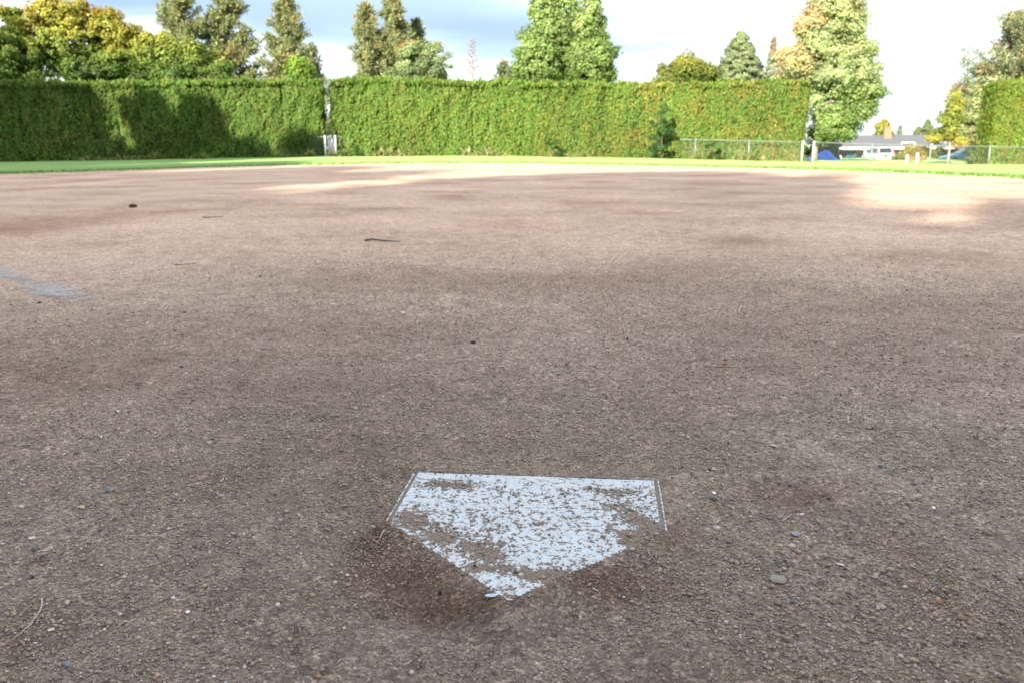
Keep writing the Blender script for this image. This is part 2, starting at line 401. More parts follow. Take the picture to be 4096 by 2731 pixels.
# wide ground to the horizon
a3 = np.linspace(-math.pi, math.pi, 181); r3 = np.array([38, 45, 52, 60, 68, 76, 90, 120, 180, 300, 600, 1200, 2500.])
A3, R3 = np.meshgrid(a3, r3); X3 = R3 * np.sin(A3); Y3 = R3 * np.cos(A3); Z3 = T(X3, Y3) - 0.05
i3 = np.arange(A3.size).reshape(A3.shape)
np_g = np_mesh('ground', np.stack([X3, Y3, Z3], -1).reshape(-1, 3), np.stack([i3[:-1, :-1], i3[:-1, 1:], i3[1:, 1:], i3[1:, :-1]], -1).reshape(-1, 4)[:, ::-1], mat_grass('rough_grass', (0.10, 0.16, 0.05), (0.16, 0.20, 0.07)), smooth=True)
tag(np_g, kind='structure')

# ------------------------------------------------------------------ leaf-card foliage
def cards(P, Nrm, su, sv, up=None, roll=None):
    """quads (kites) centred at P with normal Nrm; su, sv half sizes; long axis close to 'up' when given"""
    n = len(P)
    Nn = Nrm / (np.linalg.norm(Nrm, axis=1, keepdims=True) + 1e-9)
    if up is None: ref = rng.normal(size=(n, 3))
    else: ref = up
    A = np.cross(Nn, ref); A /= (np.linalg.norm(A, axis=1, keepdims=True) + 1e-9)
    B = np.cross(A, Nn)
    su = su[:, None]; sv = sv[:, None]
    off = rng.uniform(-0.35, 0.35, (n, 1))
    v = np.stack([P + B * sv, P + A * su + B * sv * off, P - B * sv, P - A * su + B * sv * off * 0.6], 1).reshape(-1, 3)
    f = np.arange(4 * n).reshape(n, 4)
    return v, f
def jitcol(base, n, amt=0.18, hue=0.10):
    base = np.asarray(base, float)
    if base.ndim == 1: base = np.tile(base, (n, 1))
    k = np.exp(rng.normal(0, amt, (n, 1))); h = 1 + rng.normal(0, hue, (n, 3)) * [1, .5, 1]
    return np.clip(base * k * h, 0.004, 0.9)
M_LEAF = mat_leaf('leaves', 0.38)
M_NEEDLE = mat_leaf('needles', 0.15, 0.7)
M_HEDGE = mat_leaf('hedge_sprays', 0.30)
M_BARK = mat_basic('bark', (0.16, 0.12, 0.09), 0.9, noise=6, noise_amt=0.4, bump=0.05)
M_BARK_PALE = mat_basic('pale_bark', (0.34, 0.29, 0.24), 0.9, noise=8, noise_amt=0.3, bump=0.03)

def broadleaf(name, label, cat, lobes, Y, base_px, cols, n=9000, leaf=0.17, group=None, trunk_r=0.22, clump=0.85, depth=1.0, bark=None, trunk_top=None, z0=None, hollow=0.55):
    n = int(n * 3.0); leaf = leaf * 0.54
    """lobes: (cx, cy, rx, ry) as seen, in photo pixels at distance Y -> real ellipsoids in metres. cols: [(t, colour)] from crown bottom to top"""
    s = Y / FPX / math.cos(PITCH) * 1.0
    bx = at(base_px, 600, Y).x; gz = float(T(bx, Y)) if z0 is None else z0
    root = thing(name, label, cat, (bx, Y, gz), 0, group)
    L = []
    for i, lb in enumerate(lobes):
        c = at(lb[0], lb[1], Y); dy = lb[4] if len(lb) > 4 else (((i * 37) % 7) - 3) / 3 * 0.5
        L.append((c.x - bx, dy, c.z - gz, lb[2] * s, max(lb[2], lb[3] * .7) * s * 0.8 * depth, lb[3] * s))
    zmin = min(l[2] - l[5] for l in L); zmax = max(l[2] + l[5] for l in L)
    area = np.array([l[3] * l[5] for l in L]); pr = area / area.sum()
    P = []; Nn = []; clumps = []
    for l, p in zip(L, pr):
        m = max(6, int(n * p)); nc = max(6, int(m / 120))
        d = rng.normal(size=(nc, 3)); d /= np.linalg.norm(d, axis=1, keepdims=True)
        rad = rng.uniform(hollow * .8, 1.12, (nc, 1)) ** 0.8
        cc = np.array(l[:3]) + d * rad * np.array(l[3:])
        k = rng.integers(0, nc, m)
        sg = clump * 0.36 * (0.45 + 1.0 * rng.random((nc, 1)))
        q = rng.normal(size=(m, 3)); q /= np.linalg.norm(q, axis=1, keepdims=True)
        pts = cc[k] + q * (rng.random((m, 1)) ** 0.5) * sg[k] * [1.15, 1.15, 0.85] * 1.5
        P.append(pts); Nn.append(q * 0.9 + d[k] * 0.6 + [0, 0, 0.35] + rng.normal(0, 0.45, (m, 3)))
        clumps.append(np.exp(rng.normal(0, .16, nc))[k])
    P = np.concatenate(P); Nn = np.concatenate(Nn); m = len(P)
    sz = leaf * rng.uniform(0.6, 1.35, m)
    v, f = cards(P, Nn, sz * 0.72, sz)
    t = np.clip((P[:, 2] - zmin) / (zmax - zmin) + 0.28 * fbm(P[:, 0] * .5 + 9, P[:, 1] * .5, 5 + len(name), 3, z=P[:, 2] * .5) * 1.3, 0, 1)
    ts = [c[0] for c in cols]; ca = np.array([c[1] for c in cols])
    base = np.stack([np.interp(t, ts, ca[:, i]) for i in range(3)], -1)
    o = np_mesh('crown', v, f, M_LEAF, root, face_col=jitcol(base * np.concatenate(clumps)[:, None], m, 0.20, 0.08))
    # trunk and limbs reaching into the lobes
    g = Geo(); tt_ = zmin + (zmax - zmin) * 0.75 if trunk_top is None else trunk_top
    pts = [(0.05 * math.sin(i * 1.7) * i * .3, 0.05 * math.cos(i * 2.1) * i * .3, tt_ * i / 6) for i in range(7)]
    g.tube(pts, [trunk_r * (1.25 if i == 0 else (1 - i / 6.6)) for i in range(7)], 8)
    for l in L:
        if l[5] * l[3] < area.max() * 0.12: continue
        z_s = max(zmin * 0.8, min(l[2] - l[5] * 0.9, tt_ * 0.8)); z_s = max(z_s, tt_ * .15)
        e = Vector((l[0], l[1], l[2] + l[5] * .3)); st = Vector((0, 0, z_s)); mid = st.lerp(e, 0.5) + Vector((0, 0, -0.2))
        g.tube([st, mid, e], [trunk_r * .5, trunk_r * .3, trunk_r * .08], 6)
        for j in range(4):
            e2 = Vector(l[:3]) + Vector((math.cos(j * 1.7) * l[3] * .8, math.sin(j * 2.3) * l[4] * .6, math.sin(j * 1.3 + .5) * l[5] * .7))
            g.tube([mid, e2], [trunk_r * .2, trunk_r * .04], 5)
    g.build('trunk', bark or M_BARK, root, smooth=True)
    return root

def conifer(name, label, px, Y, top_py, half_px, col, cat='tree', tip=(0.34, 0.27, 0.12), shape='pine', n=9000, base_py=640, skirt=0.0, group=None, orange=0.1, power=1.0, gap=0.3, round_top=0.0, boughs=None):
    s = Y / FPX / math.cos(PITCH)
    b = at(px, 600, Y); gz = float(T(b.x, Y)); ht = at(px, top_py, Y).z - gz
    u3 = np.clip((at(px, 322, Y).z - gz) / ht, 0.05, 0.9)          # half_px is the half width where the crown meets the hedge top
    Rm = min(half_px * s * (0.95 if shape == 'pine' else 1.2) / (1 - u3 ** (1 / .85 * .85)) ** power, half_px * s * 1.7)
    root = thing(name, label, cat, (b.x, Y, gz), 0, group)
    n = int(n * 2.1); nb = boughs or (150 if shape == 'pine' else 190)
    z0 = ht * skirt
    per = max(20, int(n / nb)); P = []; D = []; U = []
    g = Geo(); g.tube([(0, 0, ht * i / 8) for i in range(9)], [0.012 * ht * (1.02 - i / 8) + 0.02 for i in range(9)], 8)
    for i in range(nb):
        u = (i + rng.random()) / nb; u = u ** 0.85
        z = z0 + (ht - z0) * u
        prof = (1 - u) ** power
        if round_top: prof = (1 - u ** (2.2)) * (1 - round_top) ** 0 * 0.95
        # rough outline, long and short boughs
        L = Rm * (prof * rng.uniform(1 - gap, 1.1) + 0.04)
        if shape == 'pine' and rng.random() < 0.12: L *= 0.55
        a = rng.random() * 2 * math.pi
        rise = (0.35 if shape == 'pine' else -0.18) * L + (0.5 * u * L)
        e = np.array([math.cos(a) * L, math.sin(a) * L, rise])
        g.tube([(0, 0, z), (e[0], e[1], z + e[2])], [0.02 + 0.02 * L, 0.012], 4, False)
        nt_ = max(2, int(L / (0.55 if shape == 'pine' else 0.42)) + 1)
        m = max(8, int(per * (0.35 + L / Rm * 1.2)))
        ft = 1 - (rng.random(m) ** 1.3) * 0.78
        if shape == 'pine':
            tq = np.round(ft * nt_) / nt_
            c0 = np.outer(tq, e); side = np.array([-math.sin(a), math.cos(a), 0])
            c0 += np.outer(np.sin(tq * 37 + i) * 0.22 * L, side) + [0, 0, z]
            q = rng.normal(size=(m, 3)); q /= np.linalg.norm(q, axis=1, keepdims=True)
            rr_ = 0.34 + 0.05 * L
            P.append(c0 + q * rr_ * (rng.random((m, 1)) ** .4) * [1, 1, .9]); D.append(np.cross(q, rng.normal(size=(m, 3)))); U.append(q + [0, 0, .4])
        else:
            c0 = np.outer(ft, e) + [0, 0, z]; side = np.array([-math.sin(a), math.cos(a), 0])
            wd = (1.05 - ft) * 0.45 * L + 0.12
            c0 += np.outer(rng.normal(0, 0.5, m) * wd, side); c0[:, 2] -= rng.random(m) * 0.22
            P.append(c0); D.append(rng.normal(size=(m, 3)) * .6 + [math.cos(a), math.sin(a), .5]); U.append(np.tile(e / (L + .01), (m, 1)) + rng.normal(0, .4, (m, 3)) + [0, 0, -.3])
    P = np.concatenate(P); D = np.concatenate(D); U = np.concatenate(U); m = len(P)
    sz = rng.uniform(0.085, 0.165, m) * (1.15 if shape == 'pine' else 0.95) * (Y / 75)
    v, f = cards(P, D, sz * (0.30 if shape == 'pine' else 0.40), sz * (1.35 if shape == 'pine' else 1.1), up=U)
    base = np.tile(np.array(col, float), (m, 1))
    og = (fbm(P[:, 0] * .9, P[:, 1] * .9, 12, 3, z=P[:, 2] * .9) > (1 - orange) * 0.45)
    base[og] = base[og] * 0.35 + np.array(tip) * 0.65
    np_mesh('crown', v, f, M_NEEDLE, root, face_col=jitcol(base, m, 0.22, 0.08))
    g.build('trunk', M_BARK, root, smooth=True)
    return root

# ------------------------------------------------------------------ hedges
def hedge(label, pts, thick, green, tipc, tip_amt, seed, end_l=True, tops=None, per=470):
    """pts: (px, base_py, top_py, Y) along the front foot of the hedge"""
    n = len(pts)
    A = np.array([[at(p[0], p[1], p[3]).x, p[3]] for p in pts]); tp = np.array([at(p[0], p[2], p[3]).z for p in pts])
    cen = A.mean(0); zb = T(A[:, 0], A[:, 1]) - 0.05
    root = thing('hedge', label, 'hedge', (cen[0], cen[1], float(T(cen[0], cen[1]))))
    seg = np.hypot(*np.diff(A, axis=0).T); S = np.concatenate([[0], np.cumsum(seg)]); Ltot = S[-1]
    def base(s): return np.stack([np.interp(s, S, A[:, 0]), np.interp(s, S, A[:, 1])], -1)
    def zt(s): return np.interp(s, S, tp) + 0.10 * fbm(s * 1.1, s * 0, seed + 3, 3)
    def zbf(s): return np.interp(s, S, zb)
    dirv = (A[-1] - A[0]) / np.linalg.norm(A[-1] - A[0]); nrm = np.array([dirv[1], -dirv[0]])   # towards the camera
    def depth(s, z):
        d = 0.34 * fbm(s / 0.95, z / 3.4, seed, 3) + 0.25 * fbm(s / 0.34, z / 0.60, seed + 1, 3)
        col = np.abs(((s + 0.25 * np.sin(s * .7)) / 1.15) % 1 - 0.5)                              # separate shrubs grown into one wall
        d -= 0.13 * sstep(0.38, 0.5, col) * sstep(.45, .8, vnoise(s / 1.15, z * 0.45, seed + 2))
        return d
    # core: closed woody body a bit behind the sprays
    ns, nz_ = int(Ltot * 4), 22
    s = np.linspace(0, Ltot, ns); prof = []
    tz = np.linspace(0, 1, nz_)
    SS, TZ = np.meshgrid(s, tz, indexing='ij')
    zz = zbf(SS) + (zt(SS) - 0.12 - zbf(SS)) * TZ
    dd = depth(SS, zz) - 0.16 - 0.55 * sstep(0.90, 1.0, TZ)
    bb = base(SS.ravel()).reshape(ns, nz_, 2) + nrm * dd[..., None]
    front = np.concatenate([bb, zz[..., None]], -1)
    back = front.copy(); back[..., :2] = base(SS.ravel()).reshape(ns, nz_, 2) - nrm * (thick - 0.4 * sstep(0.9, 1, TZ))[..., None]
    ring = np.concatenate([front, back[:, ::-1]], 1); k_ = ring.shape[1]
    V = ring.reshape(-1, 3); ii = np.arange(ns * k_).reshape(ns, k_)
    nx = np.roll(ii, -1, 1)
    F = np.stack([ii[:-1], nx[:-1], nx[1:], ii[1:]], -1).reshape(-1, 4)
    V = V - np.array(root.location)
    caps = []
    for row in (0, ns - 1):
        for j in range(nz_ - 1): caps.append((ii[row, j], ii[row, j + 1], ii[row, k_ - 2 - j], ii[row, k_ - 1 - j]))
    F = np.concatenate([F, np.array(caps)])
    np_mesh('inner_growth', V, F, mat_basic('hedge_core', (0.030, 0.042, 0.016), 0.95, noise=3, noise_amt=.5), root)
    # sprays
    hgt = float((tp - zb).mean()); m = int(per * Ltot * hgt)
    s = rng.random(m) * Ltot; u = rng.random(m)
    z = zbf(s) + (zt(s) - zbf(s)) * u
    d = depth(s, z) + rng.uniform(-0.10, 0.07, m) - 0.5 * sstep(0.93, 1.03, u) ** 2
    p = base(s) + nrm * d[:, None]
    P = np.column_stack([p, z]); Nn = np.column_stack([np.tile(nrm, (m, 1)), np.full(m, 0.12)]) + rng.normal(0, 0.5, (m, 3))
    U = np.tile([0, 0, 1.], (m, 1)) + rng.normal(0, 0.35, (m, 3)) + np.column_stack([np.tile(nrm, (m, 1)) * .25, np.zeros(m)])
    sz = rng.uniform(0.04, 0.095, m)
    # top surface and its ragged upright tips
    m2 = int(Ltot * 380); s2 = rng.random(m2) * Ltot; q2 = rng.uniform(-0.25, thick - 0.2, m2)
    z2 = zt(s2) - 0.05 + rng.uniform(-0.1, 0.24, m2) * (vnoise(s2 * 3.0, q2 * 3, seed + 8) ** 1.5) * 1.6 - 0.18 * np.abs(q2 / thick - .5)
    P2 = np.column_stack([base(s2) - nrm * q2[:, None], z2]); N2 = rng.normal(0, 1, (m2, 3)) + [nrm[0] * .6, nrm[1] * .6, .3]; U2 = np.tile([0, 0, 1.], (m2, 1)) + rng.normal(0, .25, (m2, 3))
    sz2 = rng.uniform(0.06, 0.14, m2)
    # end faces
    ends = []
    for e_s, sgn in ((0, -1), (Ltot, 1)):
        me_ = int(per * thick * hgt); q = rng.uniform(-0.2, thick, me_); u3 = rng.random(me_)
        z3 = zbf(np.full(me_, e_s)) + (tp[0 if sgn < 0 else -1] - zb[0 if sgn < 0 else -1]) * u3
        off = 0.18 * fbm(q / .4, z3 / .8, seed + 30, 3) + rng.uniform(-.08, .08, me_) - 0.3 * sstep(.92, 1.02, u3)
        P3 = np.column_stack([base(np.full(me_, e_s)) - nrm * q[:, None] + dirv * sgn * off[:, None], z3])
        N3 = np.column_stack([np.tile(dirv * sgn, (me_, 1)), np.zeros(me_)]) + rng.normal(0, .5, (me_, 3))
        ends.append((P3, N3, np.tile([0, 0, 1.], (me_, 1)) + rng.normal(0, .3, (me_, 3)), rng.uniform(.05, .12, me_)))
    P = np.concatenate([P, P2] + [e[0] for e in ends]); Nn = np.concatenate([Nn, N2] + [e[1] for e in ends]); U = np.concatenate([U, U2] + [e[2] for e in ends]); sz = np.concatenate([sz, sz2] + [e[3] for e in ends])
    M_ = len(P)
    v, f = cards(P - np.array(root.location), Nn, sz * 0.55, sz * 1.15, up=U)
    base_c = np.tile(np.array(green, float), (M_, 1))
    along = np.interp(P[:, 0], [A[:, 0].min(), A[:, 0].max()], [0, 1])
    mixn = fbm(P[:, 0] * 1.1, P[:, 2] * .8, seed + 40, 4); amt = np.interp(along, [0, 1], tip_amt)
    mixf = fbm(P[:, 0] * 4.5, P[:, 2] * 4.0, seed + 41, 2)
    w_t = np.clip(amt * (0.2 + 1.3 * np.clip(mixn + .1, 0, 1) + 1.5 * np.clip(mixf, 0, 1)), 0, .9)
    w_t = w_t * rng.uniform(.3, 1.3, M_); w_t[rng.random(M_) < .3] *= .2
    base_c = base_c * (1 - np.clip(w_t, 0, 1))[:, None] + np.array(tipc) * np.clip(w_t, 0, 1)[:, None]
    base_c *= (1 + 0.25 * fbm(P[:, 0] * .35, P[:, 2] * .3, seed + 60, 3))[:, None]
    np_mesh('foliage', v, f, M_HEDGE, root, face_col=jitcol(base_c, M_, 0.17, 0.07))
    return root
HG = (0.112, 0.198, 0.034)
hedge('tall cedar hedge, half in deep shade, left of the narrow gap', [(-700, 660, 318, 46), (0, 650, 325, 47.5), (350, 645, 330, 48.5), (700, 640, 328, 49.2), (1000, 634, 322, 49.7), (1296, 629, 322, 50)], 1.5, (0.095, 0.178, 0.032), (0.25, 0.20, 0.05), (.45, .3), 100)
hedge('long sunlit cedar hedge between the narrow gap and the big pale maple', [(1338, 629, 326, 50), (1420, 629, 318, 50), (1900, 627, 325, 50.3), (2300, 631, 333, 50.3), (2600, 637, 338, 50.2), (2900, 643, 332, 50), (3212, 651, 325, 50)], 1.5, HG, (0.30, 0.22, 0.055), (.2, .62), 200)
hedge('block of yellowish cedar hedge at the right edge of the field', [(3946, 664, 330, 49.6), (4100, 668, 322, 49.4), (4700, 676, 318, 48.5)], 1.6, (0.125, 0.205, 0.028), (0.30, 0.22, 0.05), (.5, .4), 300)

# ------------------------------------------------------------------ chain link fence along the hedge
M_GALV = mat_basic('galvanised_steel', (0.34, 0.38, 0.40), 0.5, 0.5, noise=14, noise_amt=.15)
M_POSTW = mat_basic('white_post_paint', (0.50, 0.50, 0.48), 0.6, noise=9, noise_amt=.08)
FH = 1.17
def fence(label, pts, fat_l=False, fat_r=False, spacing=3.05, posts=None):
    """pts: (px, base_py, Y)"""
    A = np.array([[at(p[0], p[1], p[2]).x, p[2]] for p in pts])
    seg = np.hypot(*np.diff(A, axis=0).T); S = np.concatenate([[0], np.cumsum(seg)]); Lt = S[-1]
    mid = A[len(A) // 2]; root = thing('chain_link_fence', label, 'fence', (mid[0], mid[1], float(T(*mid))))
    rl = Vector(root.location)
    def pos(s, z): 
        x = np.interp(s, S, A[:, 0]); y = np.interp(s, S, A[:, 1]); return Vector((x, y, float(T(x, y)) + z)) - rl
    k = max(1, round(Lt / spacing)); ss = [Lt * i / k for i in range(k + 1)] if posts is None else posts
    for i, s_ in enumerate(ss):
        fat = (i == 0 and fat_l) or (i == len(ss) - 1 and fat_r)
        g = Geo(); r_ = 0.058 if fat else 0.024
        g.tube([pos(s_, -0.05), pos(s_, FH + (0.05 if fat else 0.02))], r_, 10)
        g.tube([pos(s_, FH + (0.05 if fat else 0.02)), pos(s_, FH + (0.09 if fat else 0.05))], [r_ * 1.15, r_ * .5], 10)
        po = g.build('post', M_POSTW if fat else M_GALV, root, smooth=True)
        if fat: po['label'] = 'thick white end post'
    g = Geo(); g.tube([pos(Lt * i / 40, FH) for i in range(41)], 0.015, 8); g.build('top_rail', M_GALV, root, smooth=True)
    # woven wires
    d = 0.07; V = []; F = []
    for sg in (1, -1):
        s0 = -FH if sg > 0 else 0
        q = s0
        while q < (Lt if sg > 0 else Lt + FH):
            a0, z0 = q, 0.03; a1, z1 = q + sg * (FH - .03), FH
            if sg > 0:
                if a0 < 0: z0 = .03 - a0; a0 = 0
                if a1 > Lt: z1 = FH - (a1 - Lt); a1 = Lt
            else:
                if a1 < 0: z1 = FH + a1; a1 = 0
                if a0 > Lt: z0 = .03 + (a0 - Lt); a0 = Lt
            if z1 - z0 > .05:
                p0 = pos(a0, z0); p1 = pos(a1, z1); b = len(V); w_ = 0.0013
                for p_ in (p0, p1):
                    V += [p_ + Vector((w_, 0.012 * sg, 0)), p_ + Vector((-w_, .012 * sg + w_, 0)), p_ + Vector((-w_, .012 * sg - w_, 0))]
                F += [(b, b + 1, b + 4, b + 3), (b + 1, b + 2, b + 5, b + 4), (b + 2, b, b + 3, b + 5)]
            q += d
    np_mesh('wire_mesh', np.array([tuple(v) for v in V]), np.array(F), M_GALV, root)
    return root
FY = -0.55
fence('chain link fence half swallowed by the shaded left hedge', [(-500, 655, 46.9), (0, 650, 47.85), (700, 640, 49.4), (1200, 631, 50.3), (1304, 630, 49.5)], fat_r=True)
fence('chain link fence grown through by the long sunlit hedge', [(1345, 629, 49.5), (1390, 629, 50.3), (1900, 627, 50.6), (2600, 637, 50.5), (2690, 639, 50.3), (2740, 640, 49.75), (3206, 652, 49.45)], fat_l=True, fat_r=True)
fence('open chain link fence in front of the house and the parked van', [(3250, 655, 49.2), (3600, 661, 49.1), (3950, 665, 49)], fat_l=True)
fence('short run of chain link fence at the foot of the yellowish right hedge', [(3952, 665, 48.9), (4300, 672, 48.7), (4600, 675, 48.2)])

# grey board seen through the narrow gap
M_BOARD = mat_basic('grey_board', (0.12, 0.135, 0.16), 0.8, noise=5, noise_amt=.2)
p = at(1326, 628, 49.45)
gt = thing('board_gate', 'pale grey wooden gate standing in the narrow gap between the hedges', 'gate', (p.x, p.y, float(T(p.x, p.y))))
g = Geo()
for i in range(4): g.box(-.19 + i * .1, -.19 + i * .1 + .097, 0, .03, 0.02, .98 - 0.06 * i)
g.build('boards', M_BOARD, gt)
for zb_ in (.2, .62):
    g = Geo(); g.box(-.18, .19, .032, .06, zb_, zb_ + .08); g.build('brace', M_BOARD, gt)

# ------------------------------------------------------------------ trees beyond the hedge
ORG = (0.39, 0.27, 0.055); YEL = (0.32, 0.30, 0.06); YG = (0.21, 0.26, 0.05); GR = (0.10, 0.165, 0.035); DG = (0.045, 0.085, 0.022)
broadleaf('maple_tree', 'yellow green maple cut off by the left edge of the photo', 'tree', [(-40, 130, 110, 90), (20, 220, 110, 90), (-60, 300, 160, 90), (75, 330, 90, 60)], 60, -20, [(0, DG), (.4, GR), (.75, YG), (1, YEL)], 9000, .2)
broadleaf('maple_tree', 'slim light green tree rising just left of the orange maple', 'tree', [(72, 90, 34, 55), (60, 170, 45, 60), (90, 230, 45, 60)], 66, 75, [(0, GR), (.5, YG), (1, YG)], 3000, .2)
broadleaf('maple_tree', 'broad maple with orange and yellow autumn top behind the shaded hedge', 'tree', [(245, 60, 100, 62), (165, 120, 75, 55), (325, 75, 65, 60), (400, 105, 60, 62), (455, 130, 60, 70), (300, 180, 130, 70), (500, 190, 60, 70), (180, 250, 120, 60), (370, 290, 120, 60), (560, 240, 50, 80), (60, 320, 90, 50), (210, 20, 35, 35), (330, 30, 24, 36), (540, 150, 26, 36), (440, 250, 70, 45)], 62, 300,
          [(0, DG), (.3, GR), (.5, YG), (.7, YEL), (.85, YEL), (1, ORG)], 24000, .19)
broadleaf('maple_tree', 'low yellow green maple in front of the two left pines', 'tree', [(610, 200, 50, 60), (680, 215, 60, 60), (760, 240, 65, 55), (830, 270, 70, 50), (890, 300, 50, 40), (640, 300, 100, 55), (655, 160, 26, 32), (780, 200, 30, 30), (720, 300, 90, 50)], 61, 700, [(0, DG), (.35, GR), (.65, YG), (1, YEL)], 11000, .18)
PG = (0.20, 0.225, 0.10); PD_ = (0.13, 0.165, 0.07)
conifer('pine_tree', 'tall pine, left one of the two tallest pines, above the left hedge', 765, 76, -130, 104, PG, orange=.35, power=.62, n=17000)
conifer('pine_tree', 'tall pine with ragged dark right edge, right one of the two tallest pines', 950, 78, -60, 112, PG, orange=.3, power=.6, n=18000)
conifer('pine_tree', 'pine standing alone left of the narrow hedge gap', 1178, 76, -25, 118, PG, orange=.35, power=.95, n=16000)
conifer('pine_tree', 'small dark pine at the right foot of the lone pine', 1268, 79, 205, 48, PD_, orange=.15, power=.7, n=3000)
broadleaf('young_tree', 'small bright lime green tree peeping over the hedge below the lone pine', 'tree', [(1212, 270, 34, 34), (1200, 310, 40, 40), (1235, 320, 30, 30)], 58, 1210, [(0, GR), (1, (0.20, 0.30, 0.04))], 2500, .16)
conifer('pine_tree', 'slender pine, left and lower of the pine pair right of the gap', 1488, 76, 22, 70, PG, orange=.3, power=.65, n=8000)
conifer('pine_tree', 'taller pine of the pair right of the gap', 1592, 77, -15, 100, PG, orange=.35, power=.85, n=16000)
conifer('pine_tree', 'dark pine shoulder behind the taller pine of the pair', 1682, 80, 85, 52, PD_, orange=.1, power=.6, n=5000)
broadleaf('birch_tree', 'soft grey green round tree with a hint of orange at its top right', 'tree', [(1655, 240, 62, 60), (1740, 260, 60, 70), (1625, 300, 60, 50), (1700, 310, 90, 50), (1735, 205, 28, 24)], 62, 1690, [(0, (.15, .20, .09)), (.5, (0.22, 0.29, 0.14)), (.85, (0.25, 0.31, 0.15)), (1, (.42, .28, .12))], 9000, .13, clump=.7)
conifer('pine_tree', 'little dark conifer just left of the big green maple group', 2018, 76, 255, 40, PD_, orange=.1, power=.6, n=2500)
conifer('pine_tree', 'tiny ragged conifer touching the green maple group', 2050, 72, 275, 30, PD_, orange=.1, power=.7, n=1500)
# bare dead conifer
p = at(1895, 600, 72); gz = float(T(p.x, 72)); dt = thing('dead_conifer', 'bare dead conifer with thin upswept brown twigs against the sky', 'tree', (p.x, 72, gz))
htd = at(1895, 150, 72).z - gz
g = Geo(); g.tube([(0, 0, htd * i / 6) for i in range(7)], [.14 * (1 - i / 6.3) for i in range(7)], 7); g.build('trunk', M_BARK_PALE, dt, smooth=True)
g = Geo()
M_TWIG = mat_basic('dead_twigs', (0.26, 0.17, 0.13), .9, noise=4, noise_amt=.2)
for i in range(120):
    u = .25 + .74 * (i / 120); z = htd * u; L = 1.75 * (1 - u) ** .75 * random.uniform(.6, 1.1) + .12; a = i * 2.4
    e = Vector((math.cos(a) * L, math.sin(a) * L, z + L * random.uniform(.15, .55))); s0 = Vector((0, 0, z)); md = s0.lerp(e, .5) + Vector((0, 0, -.12 * L))
    g.tube([s0, md, e], [.036, .025, .012], 4, False)
    for j in range(5):
        q = md.lerp(e, j / 5); g.tube([q, q + Vector((math.cos(a + random.uniform(-1.2, 1.2)) * .3, math.sin(a + random.uniform(-1.2, 1.2)) * .3, random.uniform(.02, .3))) * (L * .5 + .3)], [.014, .008], 3, False)
g.build('branches', M_TWIG, dt)
G2 = (0.225, 0.315, 0.105)
broadleaf('maple_tree', 'rounded lower green maple on the left of the three-topped group', 'tree', [(2130, 200, 62, 65), (2150, 270, 75, 70), (2100, 290, 45, 50), (2170, 320, 60, 40)], 63, 2140, [(0, GR), (.5, G2), (1, G2)], 8000, .17)
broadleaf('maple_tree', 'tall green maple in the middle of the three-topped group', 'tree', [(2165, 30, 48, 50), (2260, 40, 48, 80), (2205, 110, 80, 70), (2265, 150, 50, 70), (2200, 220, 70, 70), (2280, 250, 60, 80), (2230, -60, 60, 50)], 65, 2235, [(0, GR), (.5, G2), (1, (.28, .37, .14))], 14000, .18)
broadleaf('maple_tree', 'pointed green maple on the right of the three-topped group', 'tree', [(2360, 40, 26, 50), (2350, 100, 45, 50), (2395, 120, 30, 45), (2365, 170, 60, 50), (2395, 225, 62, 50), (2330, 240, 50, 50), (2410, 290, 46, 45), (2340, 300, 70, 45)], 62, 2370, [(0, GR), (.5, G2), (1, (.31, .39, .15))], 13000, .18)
broadleaf('linden_tree', 'round yellow green tree showing above the hedge left of the dense conifer', 'tree', [(2760, 285, 75, 55), (2700, 310, 70, 45), (2830, 310, 50, 45), (2740, 260, 45, 30)], 66, 2760, [(0, GR), (.5, (.17, .20, .04)), (1, (.27, .26, .05))], 7000, .16)
conifer('fir_tree', 'dense egg shaped grey green conifer left of the thin spruce', 2940, 74, 128, 118, (0.19, 0.235, 0.115), orange=.15, power=.8, gap=.10, shape='spruce', n=30000, boughs=620)
conifer('spruce_tree', 'thin spruce with a brown top left of the big pale maple', 3068, 70, 148, 44, (0.22, 0.25, 0.17), orange=.6, tip=(.30, .19, .11), power=.9, shape='spruce', n=12000, gap=.25, boughs=300)
PM = (0.31, 0.37, 0.185); PK = (0.52, 0.42, 0.24)
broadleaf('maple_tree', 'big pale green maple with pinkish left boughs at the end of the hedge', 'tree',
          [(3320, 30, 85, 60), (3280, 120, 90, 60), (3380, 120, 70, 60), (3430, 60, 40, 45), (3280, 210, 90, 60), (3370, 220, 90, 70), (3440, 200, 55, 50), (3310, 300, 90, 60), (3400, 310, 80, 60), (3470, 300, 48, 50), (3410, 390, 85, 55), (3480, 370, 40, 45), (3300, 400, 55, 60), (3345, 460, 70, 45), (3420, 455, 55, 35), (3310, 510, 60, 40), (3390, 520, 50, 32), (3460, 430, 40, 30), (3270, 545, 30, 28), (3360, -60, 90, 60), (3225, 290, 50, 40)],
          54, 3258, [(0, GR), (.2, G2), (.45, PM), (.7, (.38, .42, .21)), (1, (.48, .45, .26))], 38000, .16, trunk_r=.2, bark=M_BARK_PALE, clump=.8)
broadleaf('maple_tree', 'pinkish orange low bough tree left of the big pale maple', 'tree', [(3165, 240, 46, 44), (3130, 225, 26, 30), (3200, 280, 50, 50), (3165, 300, 44, 36), (3235, 80, 40, 50), (3215, 100, 26, 30)], 53.5, 3200, [(0, PM), (.35, PK), (1, (.60, .40, .25))], 5000, .15, trunk_r=.08)
